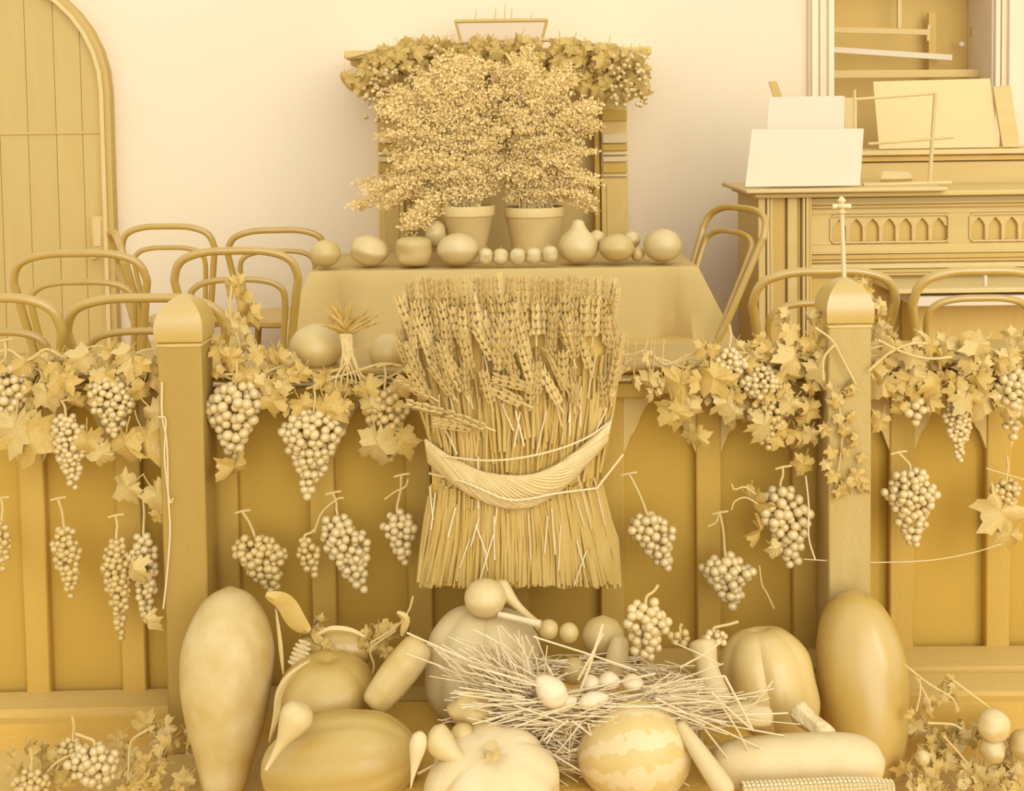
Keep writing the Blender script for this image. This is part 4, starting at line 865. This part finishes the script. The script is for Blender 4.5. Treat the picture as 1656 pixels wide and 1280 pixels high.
lk = axial('leek', 'leek with bent neck behind the large onion, pointing right', 'leek', P(806, 944, 2.60), P(876, 1016, 2.52), [(0, .012), (.08, .019), (.2, .017), (.45, .010), (.75, .009), (1, .010)], m_fruitl, 16, bend=(0, -.006))
axial('leek', 'second leek stalk running flat beneath the large onion', 'leek', P(806, 994, 2.53), P(874, 1010, 2.50), [(0, .006), (.2, .007), (.6, .007), (1, .009)], m_straw, 14)
ball('onion', 'small round onion at the leek ends, left one of two', 'onion', 871, 904, 1003, 1034, 2.52, m_fruit, seed=17)
ball('onion', 'small round onion at the leek ends, right one of two', 'onion', 904, 936, 1008, 1040, 2.51, m_fruit, seed=18)
# corn cobs
def corn(label, A, Bp, r_, m=m_corn):
    A, Bp = Vector(A), Vector(Bp); L = (Bp-A).length; q = (Bp-A).to_track_quat('Z', 'Y'); t = thing('corn_cob', label, 'corn', A, None, q)
    MB().lathe(smooth_prof([(0, r_*.7), (L*.15, r_*.93), (L*.6, r_*.9), (L*.95, r_*.5), (L, .002)], 3), 18).ob('cob_core', m_husk, t, keep=True)
    b = MB(); n = 14; rows = int(L/.0085)
    for j in range(rows):
        z = L*(j+.5)/rows; rr = r_*(1 if z < L*.65 else 1-.5*((z/L-.65)/.35)**1.5); 
        for k in range(n):
            a = 2*math.pi*(k+.12*(j % 2))/n; c = Vector((rr*math.cos(a), rr*math.sin(a), z)); d = Vector((math.cos(a), math.sin(a), 0)); tn = Vector((-math.sin(a), math.cos(a), 0))*rr*.2; up = Vector((0, 0, .0039))
            b.add([c-tn-up, c+tn-up, c+tn+up, c-tn+up, c+d*.004], [(0, 1, 4), (1, 2, 4), (2, 3, 4), (3, 0, 4)])
    tag(b.ob('kernels', m, t, keep=True), kind='stuff')
corn('corn cob with visible rows at the bottom right edge', P(1200, 1284, 2.22), P(1445, 1272, 2.24), .019)
corn('short husked corn cob between the tall pale marrow and dark squash', P(478, 1078, 2.58), P(494, 1036, 2.60), .017)
# husk leaves
def blade(label, pts, Y, wpx, m, name='corn_husk', cat='husk'):
    pp = cr([P(x, y, Y) for x, y in pts], 5); n = len(pp); vs = []
    for i, p in enumerate(pp):
        d = (pp[min(n-1, i+1)]-pp[max(0, i-1)]).normalized(); s = Vector((-d.z, 0, d.x))*wpx*S(Y)/2*math.sin(math.pi*(i+.6)/(n+.4))**.6
        vs += [p-s, p+Vector((0, -.006, 0)), p+s, p+Vector((0, .003, 0))]
    fs = []
    for i in range(n-1):
        a = 4*i; fs += [(a, a+1, a+5, a+4), (a+1, a+2, a+6, a+5), (a+2, a+3, a+7, a+6), (a+3, a, a+4, a+7)]
    return tag(MB().add(vs, fs).ob(name, m), label, cat)
blade('long curling husk blade right of the tall pale marrow', ((446, 985), (452, 1030), (455, 1060), (458, 1090)), 2.50, 7, m_husk)
blade('pale husk blade arching over the dark round squash', ((502, 1068), (470, 1092), (452, 1120), (446, 1160), (436, 1200)), 2.44, 12, m_husk)
blade('dry leaf blade arching above the lying dark marrow', ((512, 1028), (535, 1018), (565, 1020), (590, 1030)), 2.58, 11, m_husk)
blade('dark draping leaf between the loose grapes and lying marrow', ((430, 962), (460, 975), (480, 1005), (500, 1022)), 2.62, 34, m_leafm, 'dry_leaf', 'leaf')
blade('withered curled leaf above the stubby cucumber', ((642, 990), (656, 1002), (650, 1028)), 2.54, 14, m_leafl, 'dry_leaf', 'leaf')
# straw nest and eggs
R = random.Random(91)
nc = P(960, 1130, 2.44); ns = thing('straw_nest', 'untidy straw nest holding eggs in the middle of the pile', 'nest', (nc.x, nc.y, nc.z-.10))
b = MB(); vs = []; nr = 8; na = 36       # bowl body of matted straw
for j in range(nr+1):
    q = j/nr; rad = .06+.20*q if j < 6 else .26-.01*(j-6); 
    for k in range(na):
        a = 2*math.pi*k/na; rr = (.03+.15*min(1, q*1.4)) if q < .7 else .18+.02*(q-.7)/.3
        z = -.012+.055*min(1, q/.7)**2 if q < .7 else .043-.16*((q-.7)/.3)
        rr *= 1+.06*noise.noise(Vector((math.cos(a)*2, math.sin(a)*2, 1))); vs.append((nc.x+rr*math.cos(a)*1.05*(1 if q < .8 else .8), nc.y+rr*math.sin(a)*.55*(1 if q < .8 else .75), nc.z-.01+z))
fs = [(j*na+k, j*na+(k+1) % na, (j+1)*na+(k+1) % na, (j+1)*na+k) for j in range(nr) for k in range(na)]+[tuple(range(na))]
b.add(vs, fs).ob('matted_straw', m_core, ns)
b = MB()
for k in range(1150):
    a = R.uniform(0, 2*math.pi); rr = R.uniform(.105, .20); c = Vector((nc.x+rr*math.cos(a)*1.2, nc.y+rr*math.sin(a)*.62, nc.z+R.uniform(-.09, .045)-.10*max(0, rr-.15)*10*.2))
    ta = a+math.pi/2+R.uniform(-.7, .7); L = R.uniform(.05, .16); d = Vector((math.cos(ta)*1.1, math.sin(ta)*.55, R.uniform(-.35, .35)))
    b.tube([c-d*L/2, c+Vector((0, 0, R.uniform(-.004, .01))), c+d*L/2], R.uniform(.0009, .0019), 4)
for (x0, y0, x1, y1, wd) in ((658, 1024, 860, 1112, 3.2), (690, 1042, 800, 1085, 2), (1040, 1112, 1172, 1094, 4), (1172, 1094, 1218, 1182, 4), (740, 1216, 925, 1140, 3), (925, 1166, 1010, 1235, 3), (1015, 1215, 1115, 1272, 2.5), (762, 1180, 850, 1160, 2.5), (676, 1252, 790, 1190, 4), (890, 1230, 940, 1170, 2.5), (930, 1140, 975, 1010, 5), (975, 1025, 935, 1100, 4), (862, 1030, 1030, 1085, 3), (880, 1130, 1060, 1090, 3.5), (900, 1160, 1090, 1110, 3.5), (1060, 1130, 1240, 1215, 3), (1140, 1180, 1200, 1262, 3), (1090, 1160, 1200, 1130, 3), (1150, 1120, 1218, 1182, 3.4), (1200, 1160, 1250, 1102, 3), (950, 1170, 985, 1260, 2.4), (860, 1200, 960, 1260, 3), (1100, 1080, 1165, 1040, 3), (1090, 1040, 1165, 1075, 2), (1125, 1190, 1158, 1240, 3.2), (1160, 1130, 1222, 1240, 3)):
    Yq = 2.30 if y1 > 1150 or y0 > 1200 else 2.36
    b.tube([P(x0, y0, Yq), P((x0+x1)/2+R.uniform(-4, 4), (y0+y1)/2, Yq-.005), P(x1, y1, Yq)], wd*S(Yq)/2, 5)
for k in range(150):    # outlying straws in a fan to the left and below
    a = R.uniform(2.4, 4.6) if k % 2 else R.uniform(-1.2, .5); rx = R.uniform(40, 60); L = R.uniform(50, 130)
    x0 = 960+rx*math.cos(a)*2.2; y0 = 1130-rx*math.sin(a)*.8; aa = a+R.uniform(-.35, .35)
    x1 = x0+L*math.cos(aa); y1 = y0-L*math.sin(aa)*.55; Yq = 2.33+R.uniform(-.03, .06)
    b.tube([P(x0, y0, Yq), P(x1, y1, Yq-.02)], R.uniform(.0008, .0018), 4)
for k in range(240):
    x0, y0 = R.gauss(838, 24), R.gauss(1122, 18); a = R.gauss(2.25, .35); L = R.uniform(50, 120); Yq = 2.36+R.uniform(0, .06)
    b.tube([P(x0, y0, Yq), P(x0+L*.5*math.cos(a)+R.uniform(-4, 4), y0-L*.42*math.sin(a), Yq-.01), P(x0+L*math.cos(a), y0-L*.75*math.sin(a), Yq)], R.uniform(.0009, .0018), 4)
for k in range(200):
    x0, y0 = R.uniform(790, 1180), R.uniform(1134, 1180); a = R.gauss(.08, .25)+(math.pi if k % 2 else 0); L = R.uniform(50, 130); Yq = 2.30+R.uniform(0, .08)
    b.tube([P(x0, y0, Yq), P(x0+L*math.cos(a), y0-L*.7*math.sin(a), Yq-.01)], R.uniform(.0009, .0018), 4)
tag(b.ob('straws', m_straw, ns), kind='stuff')
EGG = [(0, .02), (.04, .36), (.18, .76), (.42, 1), (.68, .86), (.88, .52), (.97, .24), (1, .02)]
for i, (A, Bq, rp, lb) in enumerate((((914, 1142), (868, 1096), 24, 'large white egg leaning at the left side of the nest'), ((986, 1118), (984, 1086), 19, 'round white egg at the back of the nest, middle of three'), ((1022, 1120), (1024, 1090), 19, 'white egg at the back right of the nest'), ((960, 1122), (950, 1092), 17, 'half hidden egg left of the middle back egg'), ((935, 1140), (985, 1128), 15, 'egg lying flat at the front of the nest'), ((890, 1146), (934, 1132), 13, 'egg lying flat beside the large left egg'))):
    Yq = 2.375 if i in (1, 2, 3) else 2.325
    axial('egg', lb, 'egg', P(*A, Yq), P(*Bq, Yq+.01), EGG, m_egg, 20, group='eggs in the straw nest', unit=rp*S(Yq))
# grapes and foliage on the floor
gg = 'grape bunches lying in the pile'
bunch(1045, 968, 1074, 82, 2.46, 'pale grape bunch standing on top of the pile behind the nest', 70, g=8.2, stem=(20, -22), cross=False, group=gg, shoulder=.3, tip=.55)
bunch(1100, 1014, 1048, 44, 2.52, 'few loose dark grapes right of the top grape bunch', 71, g=7.6, cross=False, group=gg, stem=(0, -4), dark=True, shoulder=.4, tip=.8)
bunch(1155, 1016, 1046, 48, 2.50, 'small flat grape cluster lying on the bottle gourd', 72, g=6, cross=False, group=gg, stem=(40, -10), shoulder=.4, tip=.8)
bunch(152, 1200, 1278, 96, 2.52, 'bright grape bunch lying on the floor at the bottom left', 73, g=7.6, cross=False, group=gg, stem=(-30, -14), shoulder=.3, tip=.6)
bunch(50, 1244, 1290, 70, 2.50, 'dim small grape bunch on the floor in the bottom left corner', 74, g=6.4, cross=False, group=gg, dark=True, shoulder=.3, tip=.8)
bunch(118, 1192, 1235, 50, 2.56, 'small dark grapes on the floor behind the bright bottom left bunch', 75, g=6, cross=False, group=gg, dark=True, shoulder=.4, tip=.8)
def floor_leaves(label, box, Y0, Y1, n, seed, kinds, l0, l1, stems):
    R = random.Random(seed); x0, x1, y0, y1 = box; t = thing('vine_trail', label, 'vine', (P((x0+x1)/2, y1, Y0).x, (Y0+Y1)/2, FZ), 'vine trails on the floor')
    for _ in range(n):
        q = R.random(); leaf(t, R.uniform(x0, x1), y0+(y1-y0)*q, R.uniform(l0, l1), Y1+(Y0-Y1)*q, R.choice(kinds), R, pitch=R.uniform(-.9, .2), roll=R.uniform(-1.5, 1.5))
    for pts in stems: MB().tube(cr([P(x, y, (Y0+Y1)/2-.04) for x, y in pts], 4), .0024, 6).ob('vine_stem', m_stem, t)
floor_leaves('vine leaves trailing on the floor between bottom left grapes and pale marrow', (195, 320, 1165, 1270), 2.52, 2.64, 34, 81, 'mmdl', 26, 46, [((206, 1280), (208, 1240), (212, 1200), (240, 1180))])
floor_leaves('dim vine leaves scattered in the bottom left corner', (20, 130, 1195, 1280), 2.52, 2.6, 20, 82, 'mmd', 24, 40, [((60, 1270), (90, 1235), (130, 1215))])
floor_leaves('tangled vine leaves and tendrils in the bottom right corner', (1470, 1660, 1150, 1275), 2.44, 2.6, 70, 83, 'mmdll', 24, 46, [((1462, 1075), (1500, 1105), (1540, 1130), (1548, 1150)), ((1486, 1092), (1488, 1120), (1482, 1150)), ((1540, 1100), (1580, 1130), (1620, 1160)), ((1525, 1190), (1560, 1230), (1575, 1260)), ((1580, 1258), (1620, 1254), (1645, 1235), (1642, 1215)), ((1500, 1170), (1540, 1172), (1555, 1180))])
floor_leaves('thin vine twigs with few leaves above the bottom right tangle', (1475, 1560, 1095, 1160), 2.5, 2.62, 12, 84, 'ml', 16, 28, [((1480, 1095), (1500, 1130), (1505, 1150))])
for i, (x0, x1, y0, y1, lb) in enumerate(((1580, 1632, 1148, 1200, 'pale lumpy fruit among the leaves at the bottom right'), (1584, 1626, 1192, 1234, 'smaller pale fruit below the lumpy fruit at the bottom right'), (1632, 1680, 1182, 1230, 'round fruit cut off by the right edge near the floor'), (1480, 1504, 1214, 1238, 'tiny pale fruit half hidden in the leaves right of the dark marrow'))):
    ball('pattypan_squash', lb, 'squash', x0, x1, y0, y1, 2.46, m_fruitl if i != 2 else m_fruit, seed=20+i, lump=.16, ribs=6, depth=.05, group='pale fruit among the right floor leaves')
# tendrils and small upright stalks beside hanging bunches
for i, (lb, pts, Y) in enumerate((('curling tendril left of the big bunch beside the right post', ((1222, 800), (1205, 788), (1188, 792), (1183, 783)), 2.74), ('second curling tendril below the first, beside the right post bunch', ((1225, 815), (1205, 805), (1188, 812), (1183, 825)), 2.74), ('bent stalk over the leaning bunch left of the sheaf', ((508, 862), (520, 830), (545, 808), (556, 806)), 2.76), ('bent stalk over the small bunch at the left of the sheaf', ((622, 808), (640, 795), (655, 788), (660, 775)), 2.76), ('pale twig pointing in from the right edge', ((1595, 758), (1625, 767), (1656, 776)), 2.76), ('short forked twig above the lowest right bunch', ((1145, 852), (1158, 845), (1163, 830)), 2.76), ('thin dry stalk hanging near the floor right of the sheaf', ((1228, 915), (1232, 945), (1240, 960), (1252, 985)), 2.78))):
    string(lb, pts, Y, .002, 'tendril', m_stem)['category'] = 'tendril'

# extra dry leaves and odd lumps tucked between the vegetables
floor_leaves('dry leaves tucked behind the stubby cucumber and lying dark marrow', (470, 680, 1000, 1060), 2.60, 2.66, 16, 85, 'mmdl', 24, 44, [((600, 1040), (640, 1015), (660, 990), (668, 965)), ((590, 1120), (605, 1080), (600, 1050), (640, 1020))])
ball('cauliflower', 'lumpy pale head wedged left below the straw nest', 'cauliflower', 728, 800, 1118, 1178, 2.36, m_fruit, seed=31, lump=.3)
ball('potato', 'smooth potato just above the white pumpkin', 'potato', 728, 768, 1172, 1206, 2.28, m_fruit, seed=32, lump=.1)
